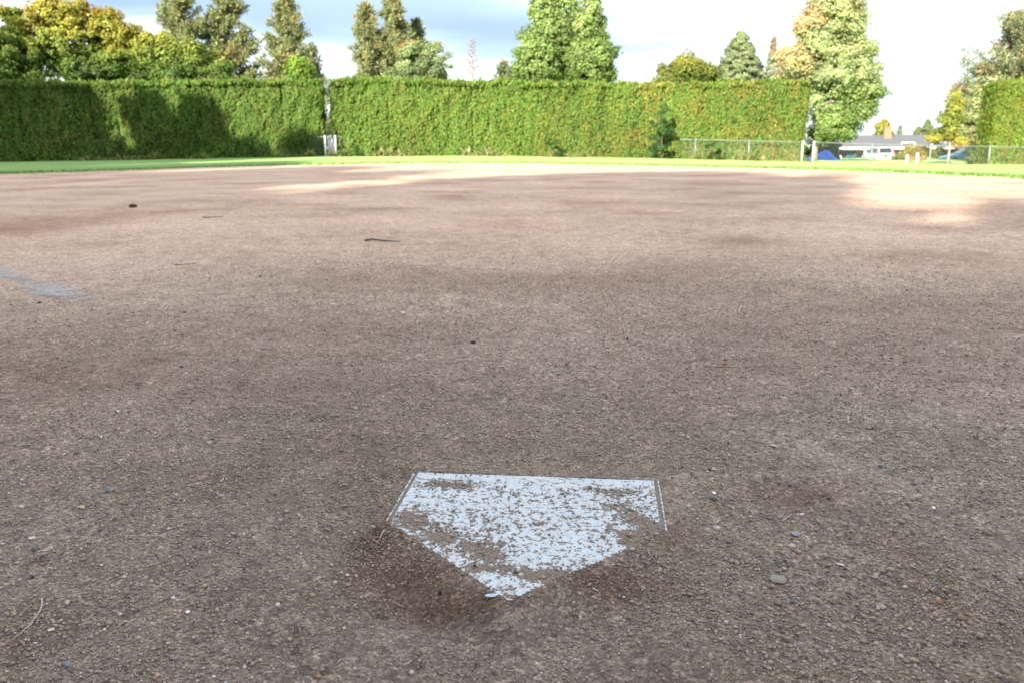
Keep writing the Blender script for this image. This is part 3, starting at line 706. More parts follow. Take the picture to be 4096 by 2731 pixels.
# right-hand trees
conifer('pine_tree', 'big pine cut off by the right edge of the photo', 4080, 68, 95, 190, (0.19, 0.215, 0.11), orange=.45, tip=(.40, .24, .12), power=.5, n=26000)
broadleaf('willow_tree', 'drooping grey green tree between the young maple and the right hedge', 'tree', [(3900, 440, 50, 80), (3940, 380, 50, 70), (3870, 520, 60, 50), (3930, 520, 50, 60), (3960, 460, 60, 90)], 60, 3925, [(0, (.30, .34, .15)), (1, (.33, .36, .19))], 8000, .14)
broadleaf('young_tree', 'slim yellow green sapling with a bare pale trunk before the fence', 'tree', [(3798, 420, 20, 34), (3788, 475, 28, 36), (3845, 425, 18, 30), (3762, 540, 32, 24), (3733, 560, 20, 16), (3808, 530, 32, 38), (3838, 490, 18, 40), (3822, 570, 24, 18), (3815, 385, 10, 18)], 52, 3797, [(0, (.42, .36, .07)), (.4, (.22, .27, .06)), (1, (.33, .35, .08))], 4200, .12, trunk_r=.085, bark=M_BARK_PALE, clump=.5)
broadleaf('garden_tree', 'small yellowish tree directly behind the brick chimney', 'tree', [(3525, 520, 18, 34), (3545, 545, 30, 16), (3515, 550, 22, 14)], 105, 3530, [(0, YG), (1, YEL)], 1200, .3, trunk_r=.15)
conifer('fir_tree', 'small distant conifer rising from the roofline left of the sapling', 3700, 110, 478, 32, (0.13, 0.17, 0.08), orange=.1, power=.8, shape='spruce', n=2500)
conifer('fir_tree', 'smallest distant conifer, a stub left of the other roofline conifer', 3665, 112, 508, 22, (0.14, 0.18, 0.09), orange=.1, power=.6, shape='spruce', n=1500)
conifer('fir_tree', 'faint thin conifer just right of the brick chimney', 3592, 120, 505, 12, (0.16, 0.2, 0.13), orange=.1, power=.8, shape='spruce', n=600)

# trees and shrubs at the foot of the hedge
broadleaf('fir_sapling', 'ragged dark green fir sapling standing against the sunlit hedge', 'sapling', [(2655, 455, 16, 34), (2640, 500, 34, 24), (2662, 530, 30, 22), (2625, 555, 40, 20), (2655, 590, 38, 20), (2615, 610, 34, 18), (2660, 625, 40, 16)], 48.9, 2648, [(0, (.045, .10, .03)), (1, (.06, .125, .035))], 1700, .10, trunk_r=.04, clump=.32)
broadleaf('shrub', 'dark green shrub by the fence right of the fir sapling', 'shrub', [(2845, 590, 30, 30), (2860, 620, 25, 20)], 48.8, 2850, [(0, (.06, .12, .03)), (1, (.075, .15, .03))], 380, .10, trunk_r=.03, clump=.3)
broadleaf('shrub', 'low dark shrub at the hedge foot below the green maple group', 'shrub', [(2225, 600, 28, 26), (2205, 570, 18, 26)], 49.0, 2220, [(0, (.06, .12, .03)), (1, (.08, .16, .03))], 380, .10, trunk_r=.03, clump=.3)
broadleaf('shrub', 'brownish green low shrub right of the narrow gap', 'shrub', [(1400, 605, 50, 26)], 49.0, 1400, [(0, (.05, .09, .03)), (1, (.09, .15, .03))], 700, .10, trunk_r=.03, clump=.3)
JN = (0.13, 0.19, 0.13)
broadleaf('juniper', 'blue green juniper behind the fence under the big pale maple', 'shrub', [(3290, 590, 50, 35), (3330, 615, 40, 40), (3240, 600, 30, 35)], 60, 3290, [(0, (.06, .1, .07)), (1, JN)], 4000, .12, trunk_r=.05, clump=.4)
broadleaf('shrub', 'olive green shrub right of the white van', 'shrub', [(3625, 628, 50, 33), (3670, 625, 34, 30), (3600, 640, 30, 20)], 70, 3630, [(0, GR), (1, (.20, .19, .05))], 4000, .13, trunk_r=.05, clump=.4)
broadleaf('shrub', 'rounded olive shrub left of the sapling trunk', 'shrub', [(3735, 625, 40, 30), (3750, 635, 26, 24)], 82, 3740, [(0, GR), (1, (.17, .19, .05))], 3000, .13, trunk_r=.05, clump=.4)
broadleaf('shrub', 'leafy grey green bush hiding the tail of the blue car', 'shrub', [(3878, 625, 20, 32), (3895, 645, 28, 22), (3905, 610, 20, 22)], 53, 3885, [(0, GR), (1, (.16, .22, .08))], 2600, .10, trunk_r=.03, clump=.35)
broadleaf('shrub', 'grey green shrub behind the roof of the blue car', 'shrub', [(3820, 610, 40, 18), (3850, 600, 25, 14)], 88, 3830, [(0, GR), (1, (.14, .19, .12))], 1500, .16, trunk_r=.05, clump=.4)

# weeds
def weeds():
    m = 5200
    px = rng.uniform(-300, 4300, m); px = px[((px < 1290) | (px > 1350)) & ((px < 3225) | (px > 3960))]; m = len(px)
    Yw = 48.6 + rng.uniform(-.25, .5, m); b = (px - 2048) / FPX
    x = b * Yw / math.cos(PITCH) * .975
    # keep only clusters
    keep = vnoise(x * .8, x * 0, 77) > .45; x = x[keep]; Yw = Yw[keep]; m = len(x)
    yy = np.interp(x, [-30, -20, 0, 25], [46.0, 47.7, 48.9, 48.5]) + rng.uniform(-.2, .3, m)
    h = rng.uniform(.06, .30, m) * (0.4 + vnoise(x * 2, x * 0, 5))
    P = np.column_stack([x, yy, T(x, yy) + h * .8]); D = rng.normal(size=(m, 3)); U = np.tile([0, 0, 1.], (m, 1)) + rng.normal(0, .4, (m, 3))
    v, f = cards(P, D, np.full(m, .035) + h * .1, h, up=U)
    c = np.tile([.16, .19, .06], (m, 1)); c[rng.random(m) < .3] = [.34, .30, .17]
    tag(np_mesh('weeds', v, f, M_LEAF, face_col=jitcol(c, m)), 'withered and green weeds along the foot of hedge and fence', 'weeds', kind='stuff')
weeds()
def lip():
    m = 14000; a = rng.uniform(-.9, .9, m); r = np.interp(a, ga, gr0) + rng.normal(0, .10, m) + np.abs(rng.normal(0, .25, m))
    x = r * np.sin(a); y = r * np.cos(a); h = rng.uniform(.012, .032, m)
    # a few stray tufts on the dirt
    k = (rng.random(m) < .02) & (a < -.25); r2 = np.interp(a[k], ga, gr0) - rng.exponential(.8, k.sum()); x[k] = r2 * np.sin(a[k]); y[k] = r2 * np.cos(a[k])
    P = np.column_stack([x, y, T(x, y) + .03 + h * .5]); D = rng.normal(size=(m, 3)) * [1, 1, .3]; U = np.tile([0, 0, 1.], (m, 1)) + rng.normal(0, .5, (m, 3))
    v, f = cards(P, D, h * .5, h, up=U)
    tag(np_mesh('grass_tufts', v, f, M_LEAF, face_col=jitcol((.11, .22, .045), m)), 'uneven grass blades along the edge of the dirt infield', 'grass', kind='stuff')
lip()

# ------------------------------------------------------------------ trees behind the camera and along the left side: they shade the infield
def shade_crown(seed, nc=170, spread=.062):
    r_ = np.random.default_rng(seed); P = []; Q = []
    z = r_.uniform(.10, 1.0, nc); a = r_.uniform(0, 2 * math.pi, nc)
    rad = .26 * np.interp(z, [.1, .3, .6, .85, 1], [.75, 1, .9, .55, .08]) * np.sqrt(r_.uniform(.05, 1, nc)) * r_.uniform(.85, 1.15, nc)
    c = np.column_stack([rad * np.cos(a), rad * np.sin(a), z])
    for i in range(nc):
        q = r_.normal(size=(75, 3)); q /= np.linalg.norm(q, axis=1, keepdims=True)
        P.append(c[i] + q * (r_.random((75, 1)) ** .5) * spread); Q.append(q + r_.normal(0, .5, (75, 3)))
    P = np.concatenate(P); Q = np.concatenate(Q); sz = r_.uniform(.010, .019, len(P))
    return cards(P, Q, sz, sz * 1.3), len(P)
casters = []
for k_, seed in enumerate((11, 12, 13)):
    (v, f), m = shade_crown(seed) if k_ < 2 else shade_crown(seed, 62, .05)
    rt = thing('shade_tree', 'tall leafy tree behind the camera that shades the infield', 'tree', (0, 0, 0), 0, 'shade trees around home plate')
    np_mesh('crown', v, f, M_LEAF, rt, face_col=jitcol((.08, .13, .035), m))
    g = Geo(); g.tube([(0, 0, i * .16) for i in range(6)], [.02 * (1 - i * .16) for i in range(6)], 8)
    for j in range(7):
        a = j * 2.4; g.tube([(0, 0, .15 + .08 * j), (math.cos(a) * .17, math.sin(a) * .17, .3 + .08 * j)], [.007, .002], 5)
    g.build('trunk', M_BARK, rt, smooth=True)
    casters.append(rt)
SHADE = [(-47, -30, 26, 1.1), (-38, -27, 27, 1.0), (-31, -29, 24, 1.0), (-24.5, -25, 20.5, 1.0), (-18.5, -27, 20, 1.0), (-15.1, -24, 18.4, 1.06), (-6.1, -27, 18.0, 1.0), (-14, -33, 18.2, .5), (-17.3, -44, 25.5, .34), (-22.6, -45, 26.5, .3), (-1, -24, 15.2, 1.1), (5, -28, 16.5, 1.05), (12, -26, 15.0, 1.1),
         (-15, -12, 8.5, 1.3), (-15.5, -13, 9.5, 1.2), (-9.3, -11, 8.2, 1.5), (-4.2, -10, 6.75, 1.6), (3, -11, 8, 1.5),
         (-38, -8, 24, .95), (-37, 4, 21, 1.0), (-36, 14, 17, .8), (-36, 23, 15.0, .85), (-38, 31, 14, 1.1), (-36, -2, 24, .9), (-37, 9, 21, .9), (-35, 18.5, 17, .9), (-37, 27, 16.5, .9), (-41, 0, 23, 1), (-42, 12, 20, 1), (-41, 20, 18, 1), (-43, 30, 17, 1), (-40, -14, 24, 1)]
used_c = []
for i, (x, y, h, wd) in enumerate(SHADE):
    src = casters[2 if (y > -9 or (x, y) == (-14, -33)) else i % 2]
    if src not in used_c: o = src; used_c.append(src)
    else:
        o = src.copy(); C.objects.link(o)
        for ch in list(src.children):
            c = ch.copy(); C.objects.link(c); c.parent = o
    o.location = (x, y, -.05); o.scale = (h * wd, h * wd, h); o.rotation_euler = (0, 0, i * 1.3)
    if y > -9: o['label'] = 'tall leafy tree along the left side of the field'; o['group'] = 'shade trees along the left side'

# ------------------------------------------------------------------ home plate
def mat_plate():
    m = bpy.data.materials.new('plate_rubber'); m.use_nodes = True; t = m.node_tree; b = t.nodes['Principled BSDF']
    b.inputs['Roughness'].default_value = 0.6; b.inputs['Specular IOR Level'].default_value = 0.25
    c = N(t, 'ShaderNodeTexCoord'); P = c.outputs['Object']
    at_ = N(t, 'ShaderNodeAttribute', attribute_name='cover')
    def noise(s, d=4.0, r=0.6, dist=0.0):
        n = N(t, 'ShaderNodeTexNoise', i_Scale=s, i_Detail=d, i_Roughness=r, i_Distortion=dist); t.links.new(P, n.inputs['Vector']); return n.outputs['Fac']
    n1 = noise(88, 7, 0.72); n2 = noise(230, 3, 0.6)
    a = N(t, 'ShaderNodeMath', operation='MULTIPLY_ADD', i_1=1.15); t.links.new(n1, a.inputs[0]); t.links.new(at_.outputs['Fac'], a.inputs[2])
    a2 = N(t, 'ShaderNodeMath', operation='MULTIPLY_ADD', i_1=0.42); t.links.new(n2, a2.inputs[0]); t.links.new(a.outputs[0], a2.inputs[2])
    mask = ramp(t, [(0.925, 0.0), (0.955, 1.0)]); t.links.new(a2.outputs[0], mask.inputs[0])
    film = ramp(t, [(0.70, 0.0), (0.93, 0.40)]); t.links.new(a2.outputs[0], film.inputs[0])
    wc = ramp(t, [(0.3, (0.50, 0.55, 0.60)), (0.7, (0.60, 0.645, 0.69))]); t.links.new(noise(18, 5, .7), wc.inputs[0])
    sc_ = ramp(t, [(0.485, 1.0), (0.5, 0.72), (0.515, 1.0)]); t.links.new(noise(30, 2, .4, 3.0), sc_.inputs[0])   # fine scratches
    wm = N(t, 'ShaderNodeMix', data_type='RGBA', blend_type='MULTIPLY'); wm.inputs[0].default_value = .5; t.links.new(wc.outputs[0], wm.inputs[6]); t.links.new(sc_.outputs[0], wm.inputs[7])
    f1 = N(t, 'ShaderNodeMix', data_type='RGBA'); t.links.new(film.outputs[0], f1.inputs[0]); t.links.new(wm.outputs[2], f1.inputs[6]); f1.inputs[7].default_value = (0.50, 0.43, 0.36, 1)
    dc = ramp(t, [(0.25, (0.14, 0.10, 0.078)), (0.5, (0.25, 0.185, 0.148)), (0.75, (0.36, 0.27, 0.215))]); t.links.new(noise(300, 3, .7), dc.inputs[0])
    f2 = N(t, 'ShaderNodeMix', data_type='RGBA'); t.links.new(mask.outputs[0], f2.inputs[0]); t.links.new(f1.outputs[2], f2.inputs[6]); t.links.new(dc.outputs[0], f2.inputs[7])
    t.links.new(f2.outputs[2], b.inputs['Base Color'])
    rr_ = N(t, 'ShaderNodeMapRange', i_3=0.5, i_4=0.95); t.links.new(mask.outputs[0], rr_.inputs[0]); t.links.new(rr_.outputs[0], b.inputs['Roughness'])
    hh = N(t, 'ShaderNodeMath', operation='MULTIPLY'); t.links.new(mask.outputs[0], hh.inputs[0]); t.links.new(noise(260, 3, .6), hh.inputs[1])
    bp = N(t, 'ShaderNodeBump'); bp.inputs['Distance'].default_value = 0.004; bp.inputs['Strength'].default_value = 1.0; t.links.new(hh.outputs[0], bp.inputs['Height']); t.links.new(bp.outputs[0], b.inputs['Normal'])
    return m
pl = thing('home_plate', 'white five-sided home plate speckled with dirt, set in the infield', 'home plate', (PLATE[0], PLATE[1], 0), PROT)
vs = np.concatenate([np.linspace(0.0004, PD, 60), np.linspace(PD, 2 * PD, 60)[1:]]); ss = np.linspace(-1, 1, 121)
SS, VV = np.meshgrid(ss, vs); UU = SS * np.minimum(VV, PW / 2)
cover = np.full(UU.shape, 0.075)
def plate_uv(zx, zy):
    d = ray(1400 + zx / 1.68, 1800 + zy / 1.68); k = (PZ - CAM_H) / d.z
    return to_plate(d.x * k, d.y * k)
for (zx, zy, wx, wy, a) in [(640, 225, 150, 26, .30), (760, 240, 90, 20, .25), (400, 440, 110, 42, .30), (470, 500, 130, 40, .28), (620, 590, 130, 45, .30), (850, 660, 130, 45, .32), (960, 720, 110, 35, .3), (1010, 640, 80, 30, .16),
                            (900, 790, 150, 26, .3), (1080, 800, 120, 20, .25), (1350, 840, 130, 34, .42), (1180, 850, 80, 26, .2), (1060, 930, 70, 16, .2), (1080, 985, 40, 14, .3), (1380, 890, 60, 30, .4), (1560, 840, 90, 20, .25),
                            (1700, 265, 120, 18, .18), (1830, 290, 110, 24, .16), (1800, 380, 150, 30, .14), (1900, 450, 120, 40, .30), (2010, 520, 90, 46, .36), (1980, 620, 110, 50, .7), (1870, 570, 70, 26, .25), (1790, 540, 70, 30, .14),
                            (880, 440, 80, 26, .12), (1000, 510, 110, 26, .12), (1280, 490, 50, 22, .14), (1080, 420, 60, 18, .08), (1480, 460, 60, 22, .08), (1340, 320, 40, 16, .1), (1120, 300, 60, 20, .08), (2040, 300, 30, 60, .06)]:
    u0, v0 = plate_uv(zx, zy); u1, _ = plate_uv(zx + wx, zy); _, v1 = plate_uv(zx, zy - wy)
    cover += a * (1 if a >= .4 else .74) * np.exp(-((UU - u0) / abs(u1 - u0)) ** 2 - ((VV - v0) / abs(v1 - v0)) ** 2)
cover += 0.03 * fbm(UU * 12, VV * 12, 90, 3)
cover = .075 + (np.minimum(cover, .575) - .075) * .95
cover -= .05 * sstep(2 * PD - .045, 2 * PD, VV)
ZZ = np.full(UU.shape, PZ) + .0006 * fbm(UU * 8, VV * 8, 91, 2)
ii = np.arange(UU.size).reshape(UU.shape)
np_mesh('plate_top', np.stack([UU, VV, ZZ], -1).reshape(-1, 3), np.stack([ii[:-1, :-1], ii[:-1, 1:], ii[1:, 1:], ii[1:, :-1]], -1).reshape(-1, 4), mat_plate(), pl, smooth=True, pt={'cover': cover.ravel()})
def penta(off):
    # offset the outline outwards by off
    return [(0, -off * math.sqrt(2)), (PW / 2 + off, PD - off * (math.sqrt(2) - 1)), (PW / 2 + off, 2 * PD + off), (-PW / 2 - off, 2 * PD + off), (-PW / 2 - off, PD - off * (math.sqrt(2) - 1))]
def strip(levels, step=.004):
    v = []; f = []; n = None
    for off, z in levels:
        pn = penta(off); base = penta(0); row = []
        for i in range(5):
            a0 = Vector(pn[i]); b0 = Vector(pn[(i + 1) % 5]); L_ = (Vector(base[(i + 1) % 5]) - Vector(base[i])).length; kk = int(L_ / step)
            for j in range(kk): 
                q = a0.lerp(b0, j / kk); row.append((q.x, q.y, z))
        n = len(row); v += row
    for l in range(len(levels) - 1):
        for i in range(n): f.append((l * n + i, l * n + (i + 1) % n, (l + 1) * n + (i + 1) % n, (l + 1) * n + i))
    return np.array(v), np.array(f)
v, f = strip([(0, PZ - .0002), (.002, PZ - .0022), (.0062, PZ - .0028), (.0075, PZ - .0022)])
np_mesh('bevelled_border', v, f, mat_basic('dusty_black_rubber', (0.20, 0.165, 0.14), .9, noise=160, noise_amt=.35, bump=.002), pl)
mr = bpy.data.materials.new('worn_rim'); mr.use_nodes = True; t = mr.node_tree; c = N(t, 'ShaderNodeTexCoord'); n = N(t, 'ShaderNodeTexNoise', i_Scale=75.0, i_Detail=5.0, i_Roughness=.7); t.links.new(c.outputs['Object'], n.inputs['Vector'])
r_ = ramp(t, [(.47, (.70, .72, .75)), (.54, (.22, .18, .15))]); t.links.new(n.outputs['Fac'], r_.inputs[0]); t.links.new(r_.outputs[0], t.nodes['Principled BSDF'].inputs['Base Color']); t.nodes['Principled BSDF'].inputs['Roughness'].default_value = .7
v, f = strip([(.0075, PZ - .0022), (.0085, PZ - .0012), (.010, PZ - .0022), (.012, PZ - .012)])
np_mesh('worn_rim', v, f, mr, pl)

# ------------------------------------------------------------------ gravel: loose grains all over the near infield
def ico(sub=0):
    p = (1 + 5 ** .5) / 2
    v = [(-1, p, 0), (1, p, 0), (-1, -p, 0), (1, -p, 0), (0, -1, p), (0, 1, p), (0, -1, -p), (0, 1, -p), (p, 0, -1), (p, 0, 1), (-p, 0, -1), (-p, 0, 1)]
    f = [(0, 11, 5), (0, 5, 1), (0, 1, 7), (0, 7, 10), (0, 10, 11), (1, 5, 9), (5, 11, 4), (11, 10, 2), (10, 7, 6), (7, 1, 8), (3, 9, 4), (3, 4, 2), (3, 2, 6), (3, 6, 8), (3, 8, 9), (4, 9, 5), (2, 4, 11), (6, 2, 10), (8, 6, 7), (9, 8, 1)]
    v = [Vector(q).normalized() for q in v]
    for _ in range(sub):
        cache = {}; nf = []
        def md(a, b):
            k = (min(a, b), max(a, b))
            if k not in cache: v.append(((v[a] + v[b]) / 2).normalized()); cache[k] = len(v) - 1
            return cache[k]
        for a, b, c_ in f:
            x, y, z = md(a, b), md(b, c_), md(c_, a); nf += [(a, x, z), (b, y, x), (c_, z, y), (x, y, z)]
        f = nf
    return np.array([tuple(q) for q in v]), np.array(f)
OCT = (np.array([(1, 0, 0), (0, 1, 0), (-1, 0, 0), (0, -1, 0), (0, 0, 1), (0, 0, -1)], float), np.array([(0, 1, 4), (1, 2, 4), (2, 3, 4), (3, 0, 4), (1, 0, 5), (2, 1, 5), (3, 2, 5), (0, 3, 5)]))
def stones(proto, P, size, embed, jit):
    V0, F0 = proto; n = len(P); nv = len(V0)
    sc3 = size[:, None] * rng.uniform([.75, .6, .45], [1.25, 1.0, .85], (n, 3))
    a = rng.uniform(0, 2 * math.pi, n); ca, sa = np.cos(a), np.sin(a); tl = rng.normal(0, .35, n)
    V = np.tile(V0[None], (n, 1, 1)) * (1 + rng.uniform(-jit, jit, (n, nv, 1))) + rng.uniform(-jit, jit, (n, nv, 3)) * .4
    V = V * sc3[:, None, :]
    y = V[..., 1] * np.cos(tl)[:, None] - V[..., 2] * np.sin(tl)[:, None]; z = V[..., 1] * np.sin(tl)[:, None] + V[..., 2] * np.cos(tl)[:, None]
    x = V[..., 0].copy()
    V = np.stack([x * ca[:, None] - y * sa[:, None], x * sa[:, None] + y * ca[:, None], z], -1)
    V += P[:, None, :]; V[..., 2] += (sc3[:, 2] * (1 - embed))[:, None]
    F = F0[None] + (np.arange(n) * nv)[:, None, None]
    return V.reshape(-1, 3), F.reshape(-1, F0.shape[1]), n, len(F0)
def stone_cols(n):
    pal = np.array([(.38, .295, .235), (.33, .255, .205), (.44, .355, .29), (.27, .215, .18), (.52, .46, .41), (.20, .165, .145), (.19, .185, .185), (.42, .30, .22)])
    k = rng.choice(len(pal), n, p=[.28, .24, .17, .12, .045, .07, .025, .05])
    b = pal[k] * np.exp(rng.normal(0, .15, (n, 1))); b[:, 2] *= np.exp(rng.normal(0, .05, n))
    return np.clip(b, .01, .9)
def scatter(n, r0, r1, amax=1.0, pw=0.0, bmul=1.0):
    u = rng.random(n)
    r = r0 * (r1 / r0) ** u if pw == 0 else (r0 ** pw + u * (r1 ** pw - r0 ** pw)) ** (1 / pw)
    a = rng.uniform(-amax, amax, n)
    return r * np.sin(a), r * np.cos(a)
def patchy(x, y, lo=.35):
    d = .5 + .5 * fbm(x * 5, y * 5, 131, 3) ; d2 = .5 + .5 * fbm(x * 1.2, y * 1.2, 132, 3)
    return np.clip(lo + 1.7 * (d - .38) + 1.2 * (d2 - .45), .06, 1)
VV_ = []; FF_ = []; CC_ = []; off = 0
def addst(res, cols):
    global off
    V, F, n, nf = res; VV_.append(V); FF_.append(F + off); off += len(V); CC_.append(np.repeat(cols, nf, 0))
x, y = scatter(430000, .48, 5.2)
r = np.hypot(x, y)
keep = (rng.random(len(x)) < patchy(x, y) * (1 - sstep(3.2, 5.2, np.hypot(x, y)))) & (plate_sdf(x, y) > .001); keep &= ~((plate_sdf(x, y) < .017) & (rng.random(len(x)) < .8) & (to_plate(x, y)[1] > PD))
x, y, r = x[keep], y[keep], r[keep]
sz = np.exp(rng.normal(math.log(.00122), .40, len(x))) * (0.85 + .30 * r); sz = np.clip(sz, .0006, .006)
small = np.column_stack([x, y, H(x, y)])
addst(stones(OCT, small, sz, .45, .25), stone_cols(len(x)) * (0.95 + .75 * sstep(.6, 6.8, np.hypot(x, y)))[:, None])  # grain colour repeats the painted brightening with distance
x, y = scatter(52000, .48, 6.5)
keep = (rng.random(len(x)) < patchy(x, y, .25) * (1 - sstep(2.5, 6.5, np.hypot(x, y)))) & (plate_sdf(x, y) > .012); x, y = x[keep], y[keep]; r = np.hypot(x, y)
sz = np.clip(np.exp(rng.normal(math.log(.0017), .30, len(x))) * (0.9 + .22 * r), .0012, .0042)
addst(stones(ico(), np.column_stack([x, y, H(x, y)]), sz, .4, .24), stone_cols(len(x)) * (0.95 + .75 * sstep(.6, 6.8, np.hypot(x, y)))[:, None])  # same painted distance light on the larger grains
# the coarser, stonier ground at the near right
x, y = scatter(9000, .5, 1.6, .62); k2 = (x > .18) & (rng.random(len(x)) < .7 * sstep(.15, .5, x)) & (plate_sdf(x, y) > .03); x, y = x[k2], y[k2]
sz = np.clip(np.exp(rng.normal(math.log(.0022), .45, len(x))), .0013, .0062)
addst(stones(ico(), np.column_stack([x, y, H(x, y)]), sz, .38, .24), stone_cols(len(x)) * .95)
gravel = np_mesh('gravel', np.concatenate(VV_), np.concatenate(FF_), mat_leaf('gravel_grains', 0.0, .9, .15), face_col=np.concatenate(CC_), smooth=False)
tag(gravel, 'loose tan and grey grains covering the dirt around home plate', 'gravel', kind='stuff')
# grains lying on the plate
n = 9000; u = rng.uniform(-PW / 2, PW / 2, n); v_ = rng.uniform(0, 2 * PD, n); ok = (np.abs(u) < v_ - .006) & (np.abs(u) < PW / 2 - .003)
u, v_ = u[ok], v_[ok]; cw = np.array([cover[min(118, int(np.searchsorted(vs, b))), int((a / max(min(b, PW / 2), 1e-3) + 1) / 2 * 120)] for a, b in zip(u, v_)])
ok = rng.random(len(u)) < np.clip(-.02 + 3.0 * np.clip(cw - .05, 0, 1), .07, 1); u, v_ = u[ok], v_[ok]
c, s_ = math.cos(PROT), math.sin(PROT)
P = np.column_stack([PLATE[0] + u * c - v_ * s_, PLATE[1] + u * s_ + v_ * c, np.full(len(u), PZ)])
off = 0; VV_ = []; FF_ = []; CC_ = []
addst(stones(ico(), P, np.clip(np.exp(rng.normal(math.log(.0014), .4, len(u))), .0007, .0042), .25, .2), stone_cols(len(u)) * .85)
tag(np_mesh('dirt_crumbs', np.concatenate(VV_), np.concatenate(FF_), M_GR if 'M_GR' in globals() else gravel.data.materials[0], face_col=np.concatenate(CC_)), 'small crumbs of dirt lying on the white plate', 'dirt', kind='stuff')

# ------------------------------------------------------------------ single stones, twigs, chips
PCOL = {'black': (.028, .030, .045), 'grey': (.19, .195, .21), 'brown': (.23, .17, .12), 'tan': (.40, .32, .25), 'red': (.36, .10, .05), 'bluegrey': (.135, .15, .185)}
PM_ = {k: mat_basic('stone_' + k, c, .65 if k == 'black' else .85, noise=300, noise_amt=.3, bump=.001) for k, c in PCOL.items()}
def gph(px, py):
    p = gp(px, py)
    for _ in range(3):
        h = float(H(np.array([p.x]), np.array([p.y]))[0]); 
        if plate_sdf(p.x, p.y) < 0: h = PZ
        d = ray(px, py); k = (h - CAM_H) / d.z; p = Vector((d.x * k, d.y * k, h))
    return p
def pebble(px, py, wpx, kind, label, asp=(1, .75, .6), seed=0, name='pebble'):
    p = gph(px, py); dist = p.length; s_ = wpx / FPX * math.hypot(p.y, CAM_H) / 2
    V, F = ico(2); r_ = np.random.default_rng(seed + 5)
    for _ in range(9):                       # plane cuts give facets
        d = r_.normal(size=3); d /= np.linalg.norm(d); lim = r_.uniform(.6, .88); q = V @ d; V = V - np.maximum(q - lim, 0)[:, None] * d
    V = V * np.array(asp) * s_
    o = np_mesh(name, V, F, PM_[kind]); o.location = (p.x, p.y, p.z + s_ * asp[2] * .45); o.rotation_euler = (r_.normal(0, .2), r_.normal(0, .2), r_.uniform(-.5, .5))
    return tag(o, label, 'pebble' if name == 'pebble' else name.replace('_', ' '), 'loose stones on the infield')
